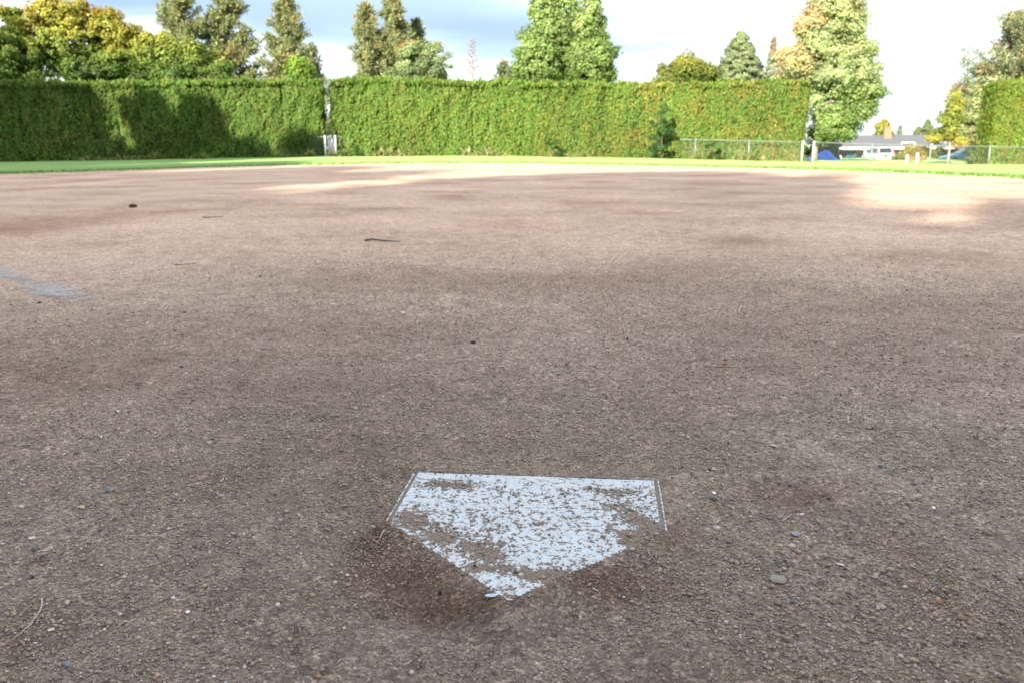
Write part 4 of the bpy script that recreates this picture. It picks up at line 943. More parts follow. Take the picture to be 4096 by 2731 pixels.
for i, a in enumerate([(1893, 1372, 32, 'black', 'flat black stone in the middle of the infield beyond the plate', (1, .5, .35)),
    (2510, 1360, 15, 'black', 'small upright black stone right of the flat black stone beyond the plate', (.7, .7, 1.0)),
    (2900, 1459, 27, 'red', 'brick red oval pebble right of centre', (1, .7, .55)),
    (728, 1468, 16, 'black', 'small black pebble left of centre, halfway up the photo', (1, .8, .6)),
    (2238, 1498, 26, 'bluegrey', 'dark blue grey sliver of stone above the plate', (1, .5, .3)),
    (2267, 1460, 12, 'black', 'tiny black pebble just above the blue grey sliver', (1, .8, .7)),
    (1640, 1671, 13, 'black', 'black pebble up and left of the plate', (.8, .8, 1)),
    (2117, 1729, 14, 'bluegrey', 'small blue grey pebble right above the far edge of the plate', (1, .8, .5)),
    (125, 2311, 27, 'black', 'shiny round black pebble at the lower left', (1, .85, .7)),
    (432, 1966, 29, 'grey', 'angular blue grey stone left of the plate', (1, .9, .8)),
    (490, 1962, 19, 'grey', 'small grey stone beside the angular blue grey stone', (1, .9, .7)),
    (1761, 2371, 18, 'black', 'round black pebble below the lower left edge of the plate', (1, 1, .8)),
    (1899, 2264, 13, 'black', 'round black pebble lying on the plate near its lower left edge', (1, 1, .9)),
    (3520, 1578, 17, 'bluegrey', 'dark blue pebble on the right, third from the right edge', (1, .8, .8)),
    (3363, 1580, 13, 'black', 'small black pebble left of the dark blue pebble on the right', (1, .8, .7)),
    (3524, 1869, 24, 'bluegrey', 'rounded blue grey pebble right of the plate', (1, .7, .6)),
    (3556, 1893, 22, 'grey', 'flat grey pebble just below the rounded blue grey pebble', (1, .7, .4)),
    (3526, 1421, 16, 'bluegrey', 'dark blue grey pebble high on the right', (1, .8, .6)),
    (3620, 1447, 18, 'grey', 'pale grey pebble high on the right beside a dark one', (1, .8, .6)),
    (3762, 1487, 20, 'brown', 'brownish pebble on the right near the pale grey one', (1, .7, .6)),
    (267, 2664, 52, 'grey', 'long grey stone at the lower left corner', (1, .55, .4)),
    (3948, 2134, 52, 'brown', 'long brown stone at the right edge', (1, .6, .4)),
    (3500, 2309, 36, 'tan', 'tan stone with a pointed end at the lower right', (1, .6, .5)),
    (3110, 2414, 34, 'brown', 'rounded dirt coloured stone at the lower right, below the flat chip', (1, .8, .6)),
    (3140, 2560, 42, 'brown', 'large rounded lump at the bottom right of the plate', (1, .9, .7)),
    (3522, 2430, 40, 'tan', 'pale rounded lump at the lower right', (1, .9, .7)),
    (3372, 2095, 26, 'tan', 'buff pebble among the stones right of the plate', (1, .8, .7)),
    (3193, 2590, 26, 'bluegrey', 'dark blue grey pebble near the bottom edge right of the plate', (1, .6, .4)),
    (3140, 2240, 16, 'bluegrey', 'small blue pebble right of the plate tip', (1, .8, .7)),
    (158, 1214, 17, 'black', 'black pebble just below the chalk streak', (1, .7, .5)),
    (41, 1221, 10, 'black', 'tiny black pebble at the left edge below the chalk streak', (1, .7, .6)),
    (142, 1290, 12, 'black', 'black pebble at left, two hand widths below the chalk streak', (1, .8, .6)),
    (1041, 1108, 12, 'black', 'black pebble left of centre beneath the stick', (1, .7, .7)),
    (738, 1252, 11, 'black', 'black pebble left of centre, below the short dark twig', (1, .8, .9)),
    (1298, 1323, 12, 'black', 'black pebble above and left of the flat black stone', (1, .7, .5)),
    (3628, 1164, 13, 'black', 'dark pebble far out on the right below the sunny patches', (1, .7, .5)),
    (3527, 1203, 15, 'grey', 'grey pebble far out on the right near a dark one', (1, .7, .6)),
    (2835, 1026, 17, 'red', 'reddish brown chip far out right of centre', (1, .5, .3)),
    (2010, 1470, 16, 'grey', 'little grey stone below the flat black stone', (1, .7, .6)),
    (705, 2640, 22, 'bluegrey', 'dull blue grey pebble near the bottom left', (1, .7, .6))]):
    pebble(*a[:4], a[4], a[5], seed=i * 3)
M_TW = {'pale': mat_basic('pale_twig', (.46, .40, .33), .8, noise=200, noise_amt=.2), 'brown': mat_basic('brown_twig', (.27, .17, .09), .8, noise=200, noise_amt=.3), 'dark': mat_basic('dark_twig', (.06, .05, .05), .8, noise=60, noise_amt=.4)}
def twig(pts, wpx, mt, label, name='twig', lift=.0015):
    q = [gph(*p) for p in pts]; r0 = wpx / FPX * math.hypot(q[0].y, CAM_H) / 2
    Q = []
    for i in range(len(q) - 1):
        for j in range(4): Q.append(q[i].lerp(q[i + 1], j / 4))
    Q.append(q[-1]); c0 = q[0].copy()
    Q = [p + Vector((0, 0, r0 + lift + .0006 * math.sin(i * 1.9))) - c0 for i, p in enumerate(Q)]
    n = len(Q); g = Geo(); g.tube(Q, [r0 * (1.15 - .75 * i / n) * (1 + .18 * math.sin(i * 2.7)) for i in range(n)], 7)
    o = g.build(name, M_TW[mt], smooth=True); o.location = c0
    return tag(o, label, name, 'twigs and stems on the dirt')
twig([(1462, 968), (1490, 963), (1520, 967), (1560, 970), (1601, 972)], 6.5, 'dark', 'dark stick lying across the infield left of centre', 'stick', .004)
twig([(812, 874), (850, 872), (896, 870)], 3.2, 'dark', 'thin dark twig far out left of centre', lift=.003)
twig([(700, 1064), (740, 1062), (785, 1057)], 4, 'brown', 'short brown twig left of centre between the stick and the chalk', lift=.002)
twig([(168, 2398), (170, 2420), (160, 2450), (125, 2500), (80, 2540), (48, 2563)], 6, 'pale', 'long curved pale stem at the lower left', 'stem')
twig([(1537, 2127), (1527, 2140), (1520, 2161)], 7, 'pale', 'short curved whitish stem just left of the plate', 'stem')
twig([(2592, 2202), (2598, 2220), (2615, 2240)], 4, 'pale', 'thin crooked stem just right of the plate', 'stem')
twig([(2988, 1762), (3040, 1772), (3085, 1780)], 4, 'brown', 'brown straw with a pale seed beside it right of the plate', 'stem')
twig([(3238, 2030), (3255, 2052), (3276, 2073)], 4, 'pale', 'thin white straw right of the plate pointing down right', 'stem')
twig([(3128, 2088), (3145, 2076), (3166, 2063)], 5, 'pale', 'short pale twig right of the plate pointing up right')
twig([(3275, 2402), (3310, 2430), (3345, 2461)], 4, 'pale', 'slender pale straw at the lower right among the stones', 'stem')
twig([(3391, 1670), (3393, 1700)], 7, 'pale', 'short pale stick standing out on the right', 'stick')
twig([(2733, 1452), (2790, 1442), (2838, 1434)], 4, 'brown', 'brown pine needle up and left of the red pebble', 'pine_needle')
twig([(2835, 1469), (2900, 1469), (2985, 1471)], 3, 'brown', 'brown pine needle touching the red pebble', 'pine_needle')
twig([(3890, 2125), (3930, 2122), (3975, 2117)], 5, 'pale', 'pale stem behind the long brown stone', 'stem', .005)
twig([(3385, 2508), (3420, 2528), (3456, 2548)], 4, 'pale', 'yellowish straw near the bottom right', 'stem')
# flat chips and dead leaves
def chip(px, py, wpx, hpx, ang, col, label, name='wood_chip', curl=.15):
    p = gph(px, py); s_ = wpx / FPX * math.hypot(p.y, CAM_H) / 2; w2 = hpx / FPX * math.hypot(p.y, CAM_H) / 2 * 2.0
    n = 9; top = []
    V = []; F = []
    for i in range(n):
        t_ = i / (n - 1) * 2 - 1; hw = w2 * (1 - abs(t_) ** (2.2 if 'leaf' in name else 6)) ** .5 + s_ * .03
        for lay in (0, 1):
            for sgn in (-1, 0, 1): V.append((t_ * s_, sgn * hw, curl * s_ * (t_ ** 2) + lay * s_ * .07 + (-.0 if sgn else -curl * s_ * .3)))
    for i in range(n - 1):
        a, b = i * 6, i * 6 + 6
        for j in range(2): F += [(a + j, a + j + 1, b + j + 1, b + j), (a + 3 + j, b + 3 + j, b + 4 + j, a + 4 + j)]
        F += [(a, b, b + 3, a + 3), (a + 2, a + 5, b + 5, b + 2)]
    F += [(0, 3, 4, 1), (1, 4, 5, 2), ((n - 1) * 6, (n - 1) * 6 + 1, (n - 1) * 6 + 4, (n - 1) * 6 + 3), ((n - 1) * 6 + 1, (n - 1) * 6 + 2, (n - 1) * 6 + 5, (n - 1) * 6 + 4)]
    o = np_mesh(name, np.array(V), np.array(F), mat_basic(name + '_surface', col, .8, noise=250, noise_amt=.2)); o.location = (p.x, p.y, p.z + .0025); o.rotation_euler = (.12, 0, ang)
    return tag(o, label, name.replace('_', ' '))
chip(3112, 2322, 62, 24, -.25, (.27, .235, .20), 'flat pale grey wood chip at the lower right', curl=.02)
chip(3182, 2140, 40, 14, -.35, (.30, .27, .29), 'curled grey dead leaf right of the plate', 'dead_leaf', .4)
chip(3207, 2060, 14, 12, -1.0, (.55, .52, .55), 'tiny pale leaf scrap above the curled grey leaf', 'leaf_scrap', .2)
chip(3362, 2262, 16, 16, 1.2, (.60, .50, .45), 'pinkish leaf scrap right of the plate tip', 'leaf_scrap', .2)
chip(3092, 1785, 16, 14, 1.1, (.55, .50, .44), 'pale seed scale beside the brown straw', 'seed', .2)
chip(752, 2452, 18, 8, .4, (.78, .72, .66), 'tiny white shell-like scrap at the bottom left', 'leaf_scrap', .2)
chip(205, 2523, 24, 9, .5, (.58, .44, .36), 'pinkish wood splinter at the lower left beside the curved stem', curl=.03)
chip(128, 2156, 26, 10, .45, (.55, .50, .46), 'pale leaf scrap at the left edge below the plate level', 'leaf_scrap', .2)
chip(1965, 2387, 50, 9, .12, (.50, .55, .65), 'thin bluish white sliver at the lower left edge of the plate', 'leaf_scrap', .08)
chip(3757, 2412, 28, 10, -.3, (.26, .11, .06), 'reddish brown leaf scrap at the lower right', 'leaf_scrap', .2)
chip(3742, 2337, 22, 6, -.8, (.14, .16, .23), 'bluish splinter at the lower right above the reddish scrap', curl=.03)
chip(328, 2032, 22, 14, 1.1, (.48, .38, .22), 'yellowish leaf scrap left of the plate', 'leaf_scrap', .3)
chip(1612, 1253, 18, 8, .2, (.75, .76, .78), 'small white scrap beyond the plate left of centre', 'leaf_scrap', .1)
chip(2856, 1975, 14, 9, .1, (.85, .85, .83), 'bright white fleck right of the plate corner', 'leaf_scrap', .1)
chip(3734, 2034, 14, 10, -.3, (.85, .85, .85), 'bright white fleck far right of the plate', 'leaf_scrap', .1)
# pine cone
p = gph(532, 832); g = Geo(); 
pc = thing('pine_cone', 'brown pine cone lying far out on the left of the infield', 'pine cone', (p.x, p.y, p.z + .018), .25)
for r__ in range(11):
    u = r__ / 10; xx = -.036 + .072 * u; rad = .017 * math.sin(math.pi * (.12 + .8 * u)) + .003
    for j in range(8):
        a = j * math.pi / 4 + r__ * .4; c_ = Vector((xx, math.cos(a) * rad, math.sin(a) * rad)); o_ = Vector((.35, math.cos(a), math.sin(a))).normalized(); tn = Vector((0, -math.sin(a), math.cos(a)))
        t2 = o_.cross(tn)
        g.add([c_ - tn * .005, c_ + tn * .005, c_ + o_ * .008 + tn * .003, c_ + o_ * .008 - tn * .003, c_ + t2 * .003 - tn * .004, c_ + t2 * .003 + tn * .004, c_ + o_ * .008 + t2 * .002 + tn * .003, c_ + o_ * .008 + t2 * .002 - tn * .003], [(0, 1, 2, 3), (7, 6, 5, 4), (0, 4, 5, 1), (1, 5, 6, 2), (2, 6, 7, 3), (3, 7, 4, 0)])
g.build('scales', mat_basic('cone_scales', (.17, .10, .05), .8, noise=80, noise_amt=.4), pc)
g = Geo(); g.tube([(-.04, 0, 0), (-.02, 0, 0), (0, 0, 0), (.03, 0, 0), (.04, 0, 0)], [.003, .012, .015, .009, .003], 8); g.build('core', mat_basic('cone_core', (.07, .045, .03), .9), pc)

# chalk streak left of the batter's area
a0, a1, a2 = gp(-120, 1045), gp(130, 1125), gp(330, 1205)
def chalk():
    V = []; F = []
    L0 = Vector((a0.x, a0.y)); L2 = Vector((a2.x, a2.y)); d = (L2 - L0); Lc = d.length; d.normalize(); nn = Vector((-d.y, d.x)); st = .004
    nl = int((Lc + .1) / st); nw = int(.5 / st)
    I_, J_ = np.meshgrid(np.arange(nl), np.arange(nw), indexing='ij'); s_ = I_ * st; q = (J_ - nw / 2) * st
    x = L0.x + d.x * s_ + nn.x * q; y = L0.y + d.y * s_ + nn.y * q
    den = np.exp(-(q / (.055 + .045 * vnoise(s_ * 3, q * 0, 6))) ** 2) * (.35 + .9 * vnoise(s_ * 3.4 + 1.1, q * 2, 61)) * sstep(Lc + .08, Lc - .05, s_)
    n_ = .40 * vnoise(x * 40, y * 25, 62) + .60 * rng.random(x.shape)
    keep = den * .70 > n_ + .02
    z = H(x, y) + .0035
    ii = np.argwhere(keep)
    X_ = x[keep]; Y_ = y[keep]; Zk = z[keep]; m = len(X_); hs = st * .5
    ang = rng.uniform(0, 3, m); V = np.zeros((m, 4, 3))
    for k, (cx, cy) in enumerate(((-1, -1), (1, -1), (1, 1), (-1, 1))):
        e = hs * rng.uniform(.7, 1.35, m)
        V[:, k, 0] = X_ + e * (cx * np.cos(ang) - cy * np.sin(ang)); V[:, k, 1] = Y_ + e * (cx * np.sin(ang) + cy * np.cos(ang)); V[:, k, 2] = Zk
    mt = mat_basic('chalk', (.54, .51, .50), .95, noise=60, noise_amt=.25)
    o = np_mesh('chalk_line', V.reshape(-1, 3), np.arange(4 * m).reshape(m, 4), mt)
    tag(o, 'scuffed white chalk streak on the dirt at the left edge', 'chalk line')
chalk()

# ------------------------------------------------------------------ house beyond the fence
M_ROOF = mat_basic('grey_shingles', (.12, .128, .138), .9, noise=5, noise_amt=.18)
M_WHITE = mat_basic('white_trim', (.78, .78, .76), .6, noise=3, noise_amt=.05)
M_WALL = mat_basic('pale_green_wall', (.22, .26, .225), .8, noise=2, noise_amt=.08)
M_TAN = mat_basic('tan_wall', (.24, .21, .17), .8, noise=2, noise_amt=.08)
M_GLASS = mat_basic('dark_glass', (.03, .04, .05), .12, spec=.6)
M_BRICK = bpy.data.materials.new('brick'); M_BRICK.use_nodes = True; t = M_BRICK.node_tree
bt = N(t, 'ShaderNodeTexBrick', i_Scale=6.0); bt.inputs['Color1'].default_value = (.42, .16, .09, 1); bt.inputs['Color2'].default_value = (.34, .13, .08, 1); bt.inputs['Mortar'].default_value = (.45, .38, .32, 1)
c = N(t, 'ShaderNodeTexCoord'); t.links.new(c.outputs['Object'], bt.inputs[0]); t.links.new(bt.outputs[0], t.nodes['Principled BSDF'].inputs['Base Color']); t.nodes['Principled BSDF'].inputs['Roughness'].default_value = .9
E0 = at(3345, 584, 87); E1 = at(3898, 597, 83)
hx = Vector((E1.x - E0.x, E1.y - E0.y, 0)); HL = hx.length; hrz = math.atan2(hx.y, hx.x)
gz = at(3500, 655, 82).z
hs_ = thing('ranch_house', 'low ranch house with grey shingle roof, white fascia and brick chimney beyond the fence', 'house', (E0.x, E0.y, gz), hrz)
ez = E0.z - gz; ez = (E0.z + E1.z) / 2 - gz
rz_ = at(3600, 541, 89).z - gz
g = Geo()
g.box(5.2, HL - .3, .9, 8.2, 0, ez - .12)
g.build('wall', M_TAN, hs_)
g = Geo(); g.box(.4, 5.19, 3.8, 8.2, 0, ez - .12); g.build('wall', M_WALL, hs_)['label'] = 'pale green wall at the back of the carport'
def slab(pts, th=.12):
    b = [Vector(p) for p in pts]; return b + [p - Vector((0, 0, th)) for p in b]
g = Geo(); e0, e1, r0, r1 = (-.35, 0, ez), (HL + .3, 0, ez), (2.2, 4.4, rz_), (HL + .3, 4.4, rz_)
b0, b1 = (-.35, 8.8, ez), (HL + .3, 8.8, ez)
g.add([e0, e1, r1, r0, b0, b1], [(0, 1, 2, 3), (3, 2, 5, 4), (0, 3, 4)])
g.add([(p[0], p[1], p[2] - .02) for p in (e0, e1, b1, b0)], [(0, 1, 2, 3)])
rf = g.build('roof', M_ROOF, hs_)
g = Geo(); g.box(-.35, HL + .3, -.05, -.003, ez - .20, ez + .03); g.build('fascia', M_WHITE, hs_)
g = Geo(); g.box(-.33, HL + .28, 0.0, .9, ez - .10, ez - .03); g.build('soffit', M_WHITE, hs_)
for pxp in (3367, 3462):
    q = at(pxp, 600, 86); lx = (q - E0).dot(hx.normalized()); g = Geo(); g.box(lx - .09, lx + .09, .12, .30, 0, ez - .1, .02); g.build('porch_post', M_WHITE, hs_)
for lx in (6.2, 9.0, 11.4):
    g = Geo(); g.box(lx, lx + 1.3, .86, .895, .9, 2.0); wf = g.build('window', M_WHITE, hs_)
    g = Geo(); g.box(lx + .08, lx + 1.22, .84, .856, .98, 1.92); g.build('pane', M_GLASS, wf)
g = Geo(); g.box(2.1, 3.0, 3.76, 3.795, .02, 2.0); dr = g.build('door', M_WHITE, hs_)
cq = at(3552, 555, 88); lx = (Vector((cq.x, cq.y, 0)) - Vector((E0.x, E0.y, 0))).dot(hx.normalized()); cz0 = rz_ - .5; cz1 = at(3552, 508, 87.5).z - gz
g = Geo(); g.box(lx - .36, lx + .36, 3.2, 4.0, cz0 + .12, cz1 - .08); g.box(lx - .41, lx + .41, 3.15, 4.05, cz1 - .08, cz1, .01); g.build('chimney', M_BRICK, rf)
g = Geo(); g.box(lx - .42, lx + .42, 3.1, 4.1, cz0 - .05, cz0 + .119); g.build('chimney_flashing', M_WHITE, rf)
# front gable wing at the right
gx0 = (at(3838, 600, 82) - E0).dot(hx.normalized()); gx1 = gx0 + 3.0
g = Geo(); g.box(gx0 + .15, gx1 - .1, -1.6, .85, 0, ez - .25); g.build('gable_wing', M_TAN, hs_)
g = Geo(); gm_ = (gx0 + gx1) / 2 - .3; gh = ez + .85
g.add([(gx0 - .1, -2.0, ez + .1), (gx1 + .1, -2.0, ez + .1), (gm_, -2.0, gh), (gx0 - .1, 3.6, ez + .1), (gx1 + .1, 3.6, ez + .1), (gm_, 3.6, gh)], [(0, 2, 5, 3), (2, 1, 4, 5), (0, 1, 2), (0, 3, 4, 1)])
g.build('gable_roof', M_ROOF, hs_)
g = Geo()
for (xa, za, xb, zb_) in ((gx0 - .1, ez + .1, gm_ - .02, gh), (gm_ + .02, gh, gx1 + .1, ez + .1)):
    g.add([(xa, -2.06, za - .10), (xb, -2.06, zb_ - .10), (xb, -2.06, zb_ + .14), (xa, -2.06, za + .14), (xa, -2.003, za - .10), (xb, -2.003, zb_ - .10), (xb, -2.003, zb_ + .14), (xa, -2.003, za + .14)], [(0, 1, 2, 3), (7, 6, 5, 4), (0, 4, 5, 1), (3, 2, 6, 7), (0, 3, 7, 4), (1, 5, 6, 2)])
g.build('barge_board', M_WHITE, hs_)
g = Geo(); g.box(gx0 - .1, gx1 + .1, -2.06, -2.003, ez - .22, ez - .012); g.build('gable_fascia', M_WHITE, hs_)
g = Geo(); g.tube([(3.55, 3.6, 1.35), (3.55, 3.6, 1.45), (3.55, 3.6, 1.6), (3.55, 3.6, 1.7)], [.05, .16, .14, .04], 10); g.build('wall_lamp', M_WHITE, hs_, smooth=True)
# bins in the carport
M_BIN = mat_basic('teal_plastic', (.03, .09, .11), .5)
for i, (pxb, lab) in enumerate(((3388, 'dark teal bin in the carport, left one'), (3408, 'dark teal bin in the carport, right one'))):
    q = at(pxb, 640, 85.5); bn = thing('wheelie_bin', lab, 'bin', (q.x, 85.5, gz))
    g = Geo(); g.add([(-.24, -.24, .05), (.24, -.24, .05), (.24, .24, .05), (-.24, .24, .05), (-.3, -.3, .75), (.3, -.3, .75), (.3, .3, .75), (-.3, .3, .75)], [(3, 2, 1, 0), (4, 5, 6, 7), (0, 1, 5, 4), (1, 2, 6, 5), (2, 3, 7, 6), (3, 0, 4, 7)]); g.build('body', M_BIN, bn)
    g = Geo(); g.box(-.32, .32, -.34, .32, .752, .82, .015); g.build('lid', M_BIN, bn)

# ------------------------------------------------------------------ vehicles
M_TYRE = mat_basic('tyre_rubber', (.02, .02, .02), .9); M_RIM = mat_basic('rim_metal', (.45, .46, .48), .35, .8); M_RED = mat_basic('red_lens', (.45, .02, .02), .25); M_DARKP = mat_basic('dark_plastic', (.03, .03, .035), .5)
def bevelled(g, name, mat, parent, w_=.06, seg=3):
    import bmesh
    o = g.build(name, mat, parent, smooth=True); bm = bmesh.new(); bm.from_mesh(o.data)
    bmesh.ops.remove_doubles(bm, verts=bm.verts, dist=.0005)
    bmesh.ops.bevel(bm, geom=[e for e in bm.edges if e.is_manifold and e.calc_face_angle(0) > .35], offset=w_, segments=seg, affect='EDGES', profile=.6); bm.to_mesh(o.data); bm.free()
    return o
def wheel(par, x, y, r=.32):
    sgn = 1 if x > 0 else -1
    g = Geo(); g.tube([(x - .1 * sgn, y, r), (x - .06 * sgn, y, r), (x + .06 * sgn, y, r), (x + .1 * sgn, y, r)], [r * .92, r, r, r * .92], 24); wo_ = g.build('wheel', M_TYRE, par, smooth=False)
    g = Geo(); g.tube([(x + .101 * sgn, y, r), (x + .115 * sgn, y, r)], [r * .62, r * .5], 16)
    for k in range(5):
        a = k * 2 * math.pi / 5; g.tube([(x + .118 * sgn, y, r), (x + .118 * sgn, y + math.cos(a) * r * .55, r + math.sin(a) * r * .55)], .025, 4)
    g.build('rim', M_RIM, wo_)
def quad(pts, th, nrm):
    n_ = Vector(nrm) * th; p = [Vector(q) for q in pts]; return [q + n_ for q in p] + [q for q in p], [(0, 1, 2, 3), (7, 6, 5, 4), (0, 4, 5, 1), (1, 5, 6, 2), (2, 6, 7, 3), (3, 7, 4, 0)]
M_VAN = mat_basic('white_car_paint', (.38, .41, .46), .3, spec=.5); 
q = at(3540, 655, 79); vz = gz
van = thing('minivan', 'white minivan parked beside the carport, its rear towards the field', 'van', (q.x, 79, at(3540, 658, 79).z), R(-4)); van.scale = (.88, .93, .93)
g = Geo(); g.prism([(0, .42), (.02, .95), (.05, 1.02), (3.55, 1.02), (4.35, .86), (4.62, .70), (4.66, .36), (4.5, .24), (.15, .26)], 'x', -.89, .89); bevelled(g, 'body', M_VAN, van, .07)
def gh_(x0, x1, y0, y1, z0, xt0, xt1, yt0, yt1, z1):
    return [(x0, y0, z0), (x1, y0, z0), (x1, y1, z0), (x0, y1, z0), (xt0, yt0, z1), (xt1, yt0, z1), (xt1, yt1, z1), (xt0, yt1, z1)], [(3, 2, 1, 0), (4, 5, 6, 7), (0, 1, 5, 4), (1, 2, 6, 5), (2, 3, 7, 6), (3, 0, 4, 7)]
g = Geo(); g.add(*gh_(-.87, .87, .06, 3.6, .99, -.72, .72, .32, 2.55, 1.70)); bevelled(g, 'cabin', M_VAN, van, .08)
g = Geo(); g.add(*quad([(-.66, .135, 1.10), (.66, .135, 1.10), (.58, .285, 1.56), (-.58, .285, 1.56)], .035, (0, -.95, .3))); g.build('rear_window', M_GLASS, van)
for sx in (-1, 1):
    for (ya, yb, yc, yd) in ((.35, 1.05, 1.05, .5), (1.15, 2.05, 2.05, 1.15), (2.15, 3.15, 2.5, 2.15)):
        g = Geo(); g.add(*quad([(sx * .85, ya, 1.10), (sx * .85, yb, 1.10), (sx * .755, yc, 1.56), (sx * .755, yd, 1.56)], .02, (sx, 0, .2))); g.build('side_window', M_GLASS, van)
    g = Geo(); g.box(min(sx * .78, sx * .885), max(sx * .78, sx * .885), .0, .09, 1.05, 1.5, .015); g.build('tail_light', M_RED, van)
    for yy_ in (.85, 3.75): wheel(van, sx * .80, yy_, .31)
    g = Geo(); g.box(min(sx * .93, sx * 1.06), max(sx * .93, sx * 1.06), 3.05, 3.2, 1.05, 1.2, .02); g.build('mirror', M_VAN, van)
g = Geo(); g.add(*quad([(-.70, 3.45, 1.06), (.70, 3.45, 1.06), (.62, 2.66, 1.63), (-.62, 2.66, 1.63)], .02, (0, .6, .8))); g.build('windscreen', M_GLASS, van)
g = Geo(); g.box(-.86, .86, -.10, .04, .30, .56, .03); g.build('rear_bumper', M_VAN, van)
g = Geo(); g.box(-.17, .17, -.025, -.003, .74, .90); g.build('number_plate', M_DARKP, van)
M_BLUE = mat_basic('light_blue_car_paint', (.16, .42, .58), .3, spec=.5)
q = at(3768, 656, 76)
car = thing('parked_car', 'light blue sedan facing left beyond the fence, tail hidden by a bush', 'car', (q.x + .1, 76.4, at(3800, 657, 76).z), R(84))
# local y forward (left in the photo); front at y = 0, tail at y = -4.4
g = Geo(); g.prism([(0, .30), (-.02, .55), (-.12, .68), (-1.15, .86), (-3.55, .92), (-4.35, .88), (-4.42, .50), (-4.3, .26), (-.15, .22)], 'x', -.84, .84); bevelled(g, 'body', M_BLUE, car, .07)
g = Geo(); g.add(*gh_(-.82, .82, -4.0, -1.05, .86, -.62, .62, -3.2, -1.95, 1.36)); bevelled(g, 'cabin', M_BLUE, car, .06)
for sx in (-1, 1):
    for (ya, yb, yc, yd) in ((-1.5, -2.45, -2.4, -2.05), (-2.55, -3.5, -3.1, -2.52)):
        g = Geo(); g.add(*quad([(sx * .795, ya, .95), (sx * .795, yb, .95), (sx * .66, yc, 1.27), (sx * .66, yd, 1.27)], .03, (sx, 0, .3))); g.build('side_window', M_GLASS, car)
    for yy_ in (-.85, -3.5): wheel(car, sx * .76, yy_, .30)
    g = Geo(); g.box(min(sx * .45, sx * .78), max(sx * .45, sx * .78), -.10, .02, .50, .62, .02); g.build('headlight', M_RIM, car)
g = Geo(); g.add(*quad([(-.7, -1.2, .93), (.7, -1.2, .93), (.56, -1.86, 1.30), (-.56, -1.86, 1.30)], .03, (0, .5, .85))); g.build('windscreen', M_GLASS, car)
g = Geo(); g.box(-.72, .72, -.05, .05, .26, .44, .03); g.build('front_bumper', M_DARKP, car)

# ------------------------------------------------------------------ covered heaps and small things behind the fence
M_TARP = mat_basic('blue_tarpaulin', (.02, .17, .75), .5, noise=6, noise_amt=.25, spec=.3)
def heap(name, label, cat, prof, Yh, dep, mat, amp=.05, seed=0, base_py=652):
    xs = [at(p[0], p[1], Yh).x for p in prof]; zs = [at(p[0], p[1], Yh).z for p in prof]; x0 = (xs[0] + xs[-1]) / 2; zg = float(T(x0, Yh)) - .03
    U = np.linspace(xs[0], xs[-1], 60); Vv = np.linspace(-1, 1, 40); UU_, VV__ = np.meshgrid(U, Vv)
    h = np.maximum(np.interp(UU_, xs, zs) - zg, .01) * (1 - np.abs(VV__) ** 1.7)
    fold = np.abs(((UU_ * 3.1 + VV__ * 1.3) % 1) - .5) * amp + amp * fbm(UU_ * 3, VV__ * 2, seed, 3)
    h = h + fold * (h > .05) ; h[0] = h[-1] = -.02
    ii = np.arange(h.size).reshape(h.shape)
    o = np_mesh(name, np.stack([UU_ - x0, VV__ * dep, h], -1).reshape(-1, 3), np.stack([ii[:-1, :-1], ii[:-1, 1:], ii[1:, 1:], ii[1:, :-1]], -1).reshape(-1, 4), mat)
    o.location = (x0, Yh, zg); return tag(o, label, cat)
heap('tarpaulin', 'bright blue tarpaulin peaked over a heap behind the fence', 'tarpaulin', [(3256, 648), (3262, 622), (3285, 612), (3303, 603), (3316, 608), (3330, 625), (3338, 637), (3352, 650)], 57, 1.1, M_TARP, .06, 1)
heap('tarpaulin', 'low dark blue tarpaulin between the two white end posts', 'tarpaulin', [(3212, 645), (3216, 634), (3235, 632), (3246, 636), (3252, 645)], 51.6, .5, M_TARP, .04, 2)
heap('soil_heap', 'brown heap behind the low dark blue tarpaulin', 'heap', [(3212, 640), (3222, 624), (3240, 620), (3250, 626), (3258, 642)], 53.2, .6, mat_basic('brown_soil', (.16, .11, .08), .95, noise=8, noise_amt=.4), .08, 3)
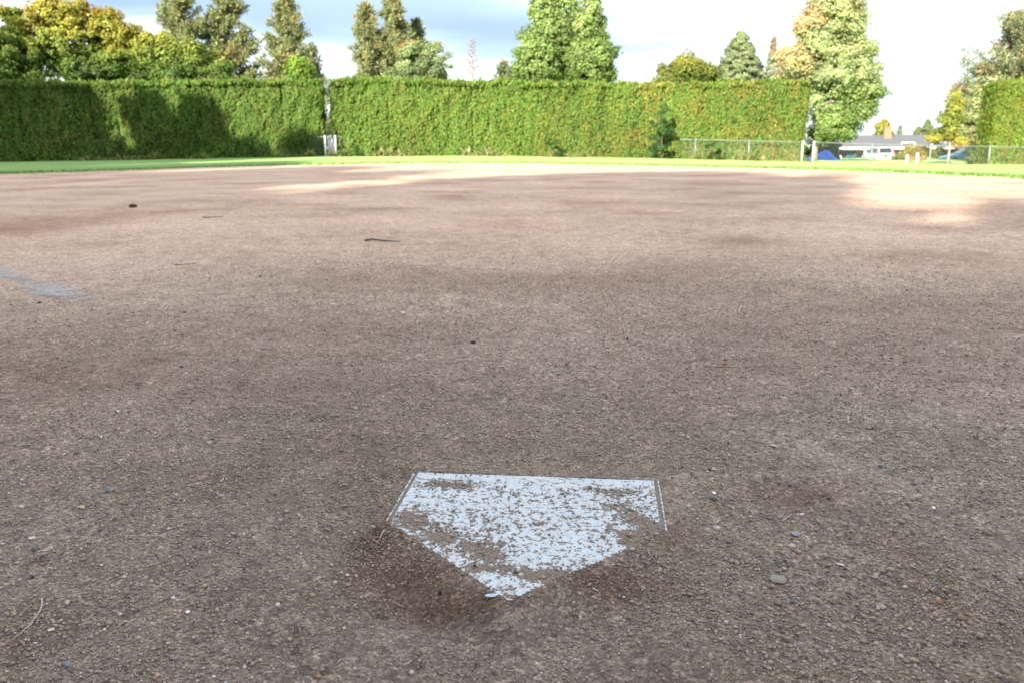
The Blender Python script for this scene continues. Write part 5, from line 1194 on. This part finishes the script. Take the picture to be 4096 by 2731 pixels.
for (pxg, tp, lab) in ((3627, 622, 'shorter white guard tube in front of the olive shrub'), (3668, 614, 'taller white guard tube in front of the olive shrub')):
    b_ = at(pxg, 640, 53.5); zg = float(T(b_.x, 53.5)); ht = at(pxg, tp, 53.5).z - zg; tb = thing('tree_guard', lab, 'tree guard', (b_.x, 53.5, zg))
    g = Geo(); g.tube([(0, 0, 0), (0.02, 0, ht * .5), (0, 0, ht)], [.10, .09, .085], 14); g.build('tube', M_POSTW, tb, smooth=True)
    g = Geo(); g.tube([(0, 0, ht + .001), (0, 0, ht + .05)], [.09, .04], 14); g.build('cap', M_POSTW, tb, smooth=True)
for j, (pxs, lab) in enumerate(((3645, 'orange stemmed bush between the two white guard tubes'), (3688, 'orange stemmed bush right of the taller white guard tube'))):
    b_ = at(pxs, 640, 54); zg = float(T(b_.x, 54)); sp = thing('shrub', lab, 'shrub', (b_.x, 54, zg))
    for i in range(6):
        g = Geo(); a = (i - 2.5) * .10; g.tube([(i * .02 - .05, (i % 3) * .08, 0), (a * .8, 0, .45), (a * 2.2, .1 * (i % 2), .9)], [.028, .022, .012], 6); g.build('stem', mat_basic('orange_bark', (.42, .24, .12), .8) if i == 0 and j == 0 else bpy.data.materials['orange_bark'], sp, smooth=True)
    m = 500; P = rng.normal(size=(m, 3)) * [.3, .2, .16] + [0, 0, .85]; v, f = cards(P, rng.normal(size=(m, 3)), rng.uniform(.03, .05, m), rng.uniform(.04, .08, m)); cc = np.tile([.26, .26, .06], (m, 1)); cc[rng.random(m) < .3] = [.42, .24, .10]
    np_mesh('foliage', v, f, M_LEAF, sp, face_col=jitcol(cc, m))
b_ = at(3936, 650, 51); zg = float(T(b_.x, 51)); bn = thing('storage_drum', 'white rounded drum half hidden at the corner of the right hedge', 'drum', (b_.x, 51, zg))
g = Geo(); g.tube([(0, 0, 0), (0, 0, .05), (0, 0, .3), (0, 0, .55), (0, 0, .62)], [.17, .2, .22, .19, .12], 18); g.build('body', M_POSTW, bn, smooth=True)
g = Geo(); g.tube([(0, 0, .621), (0, 0, .66)], [.12, .11], 14); g.build('lid', M_POSTW, bn)
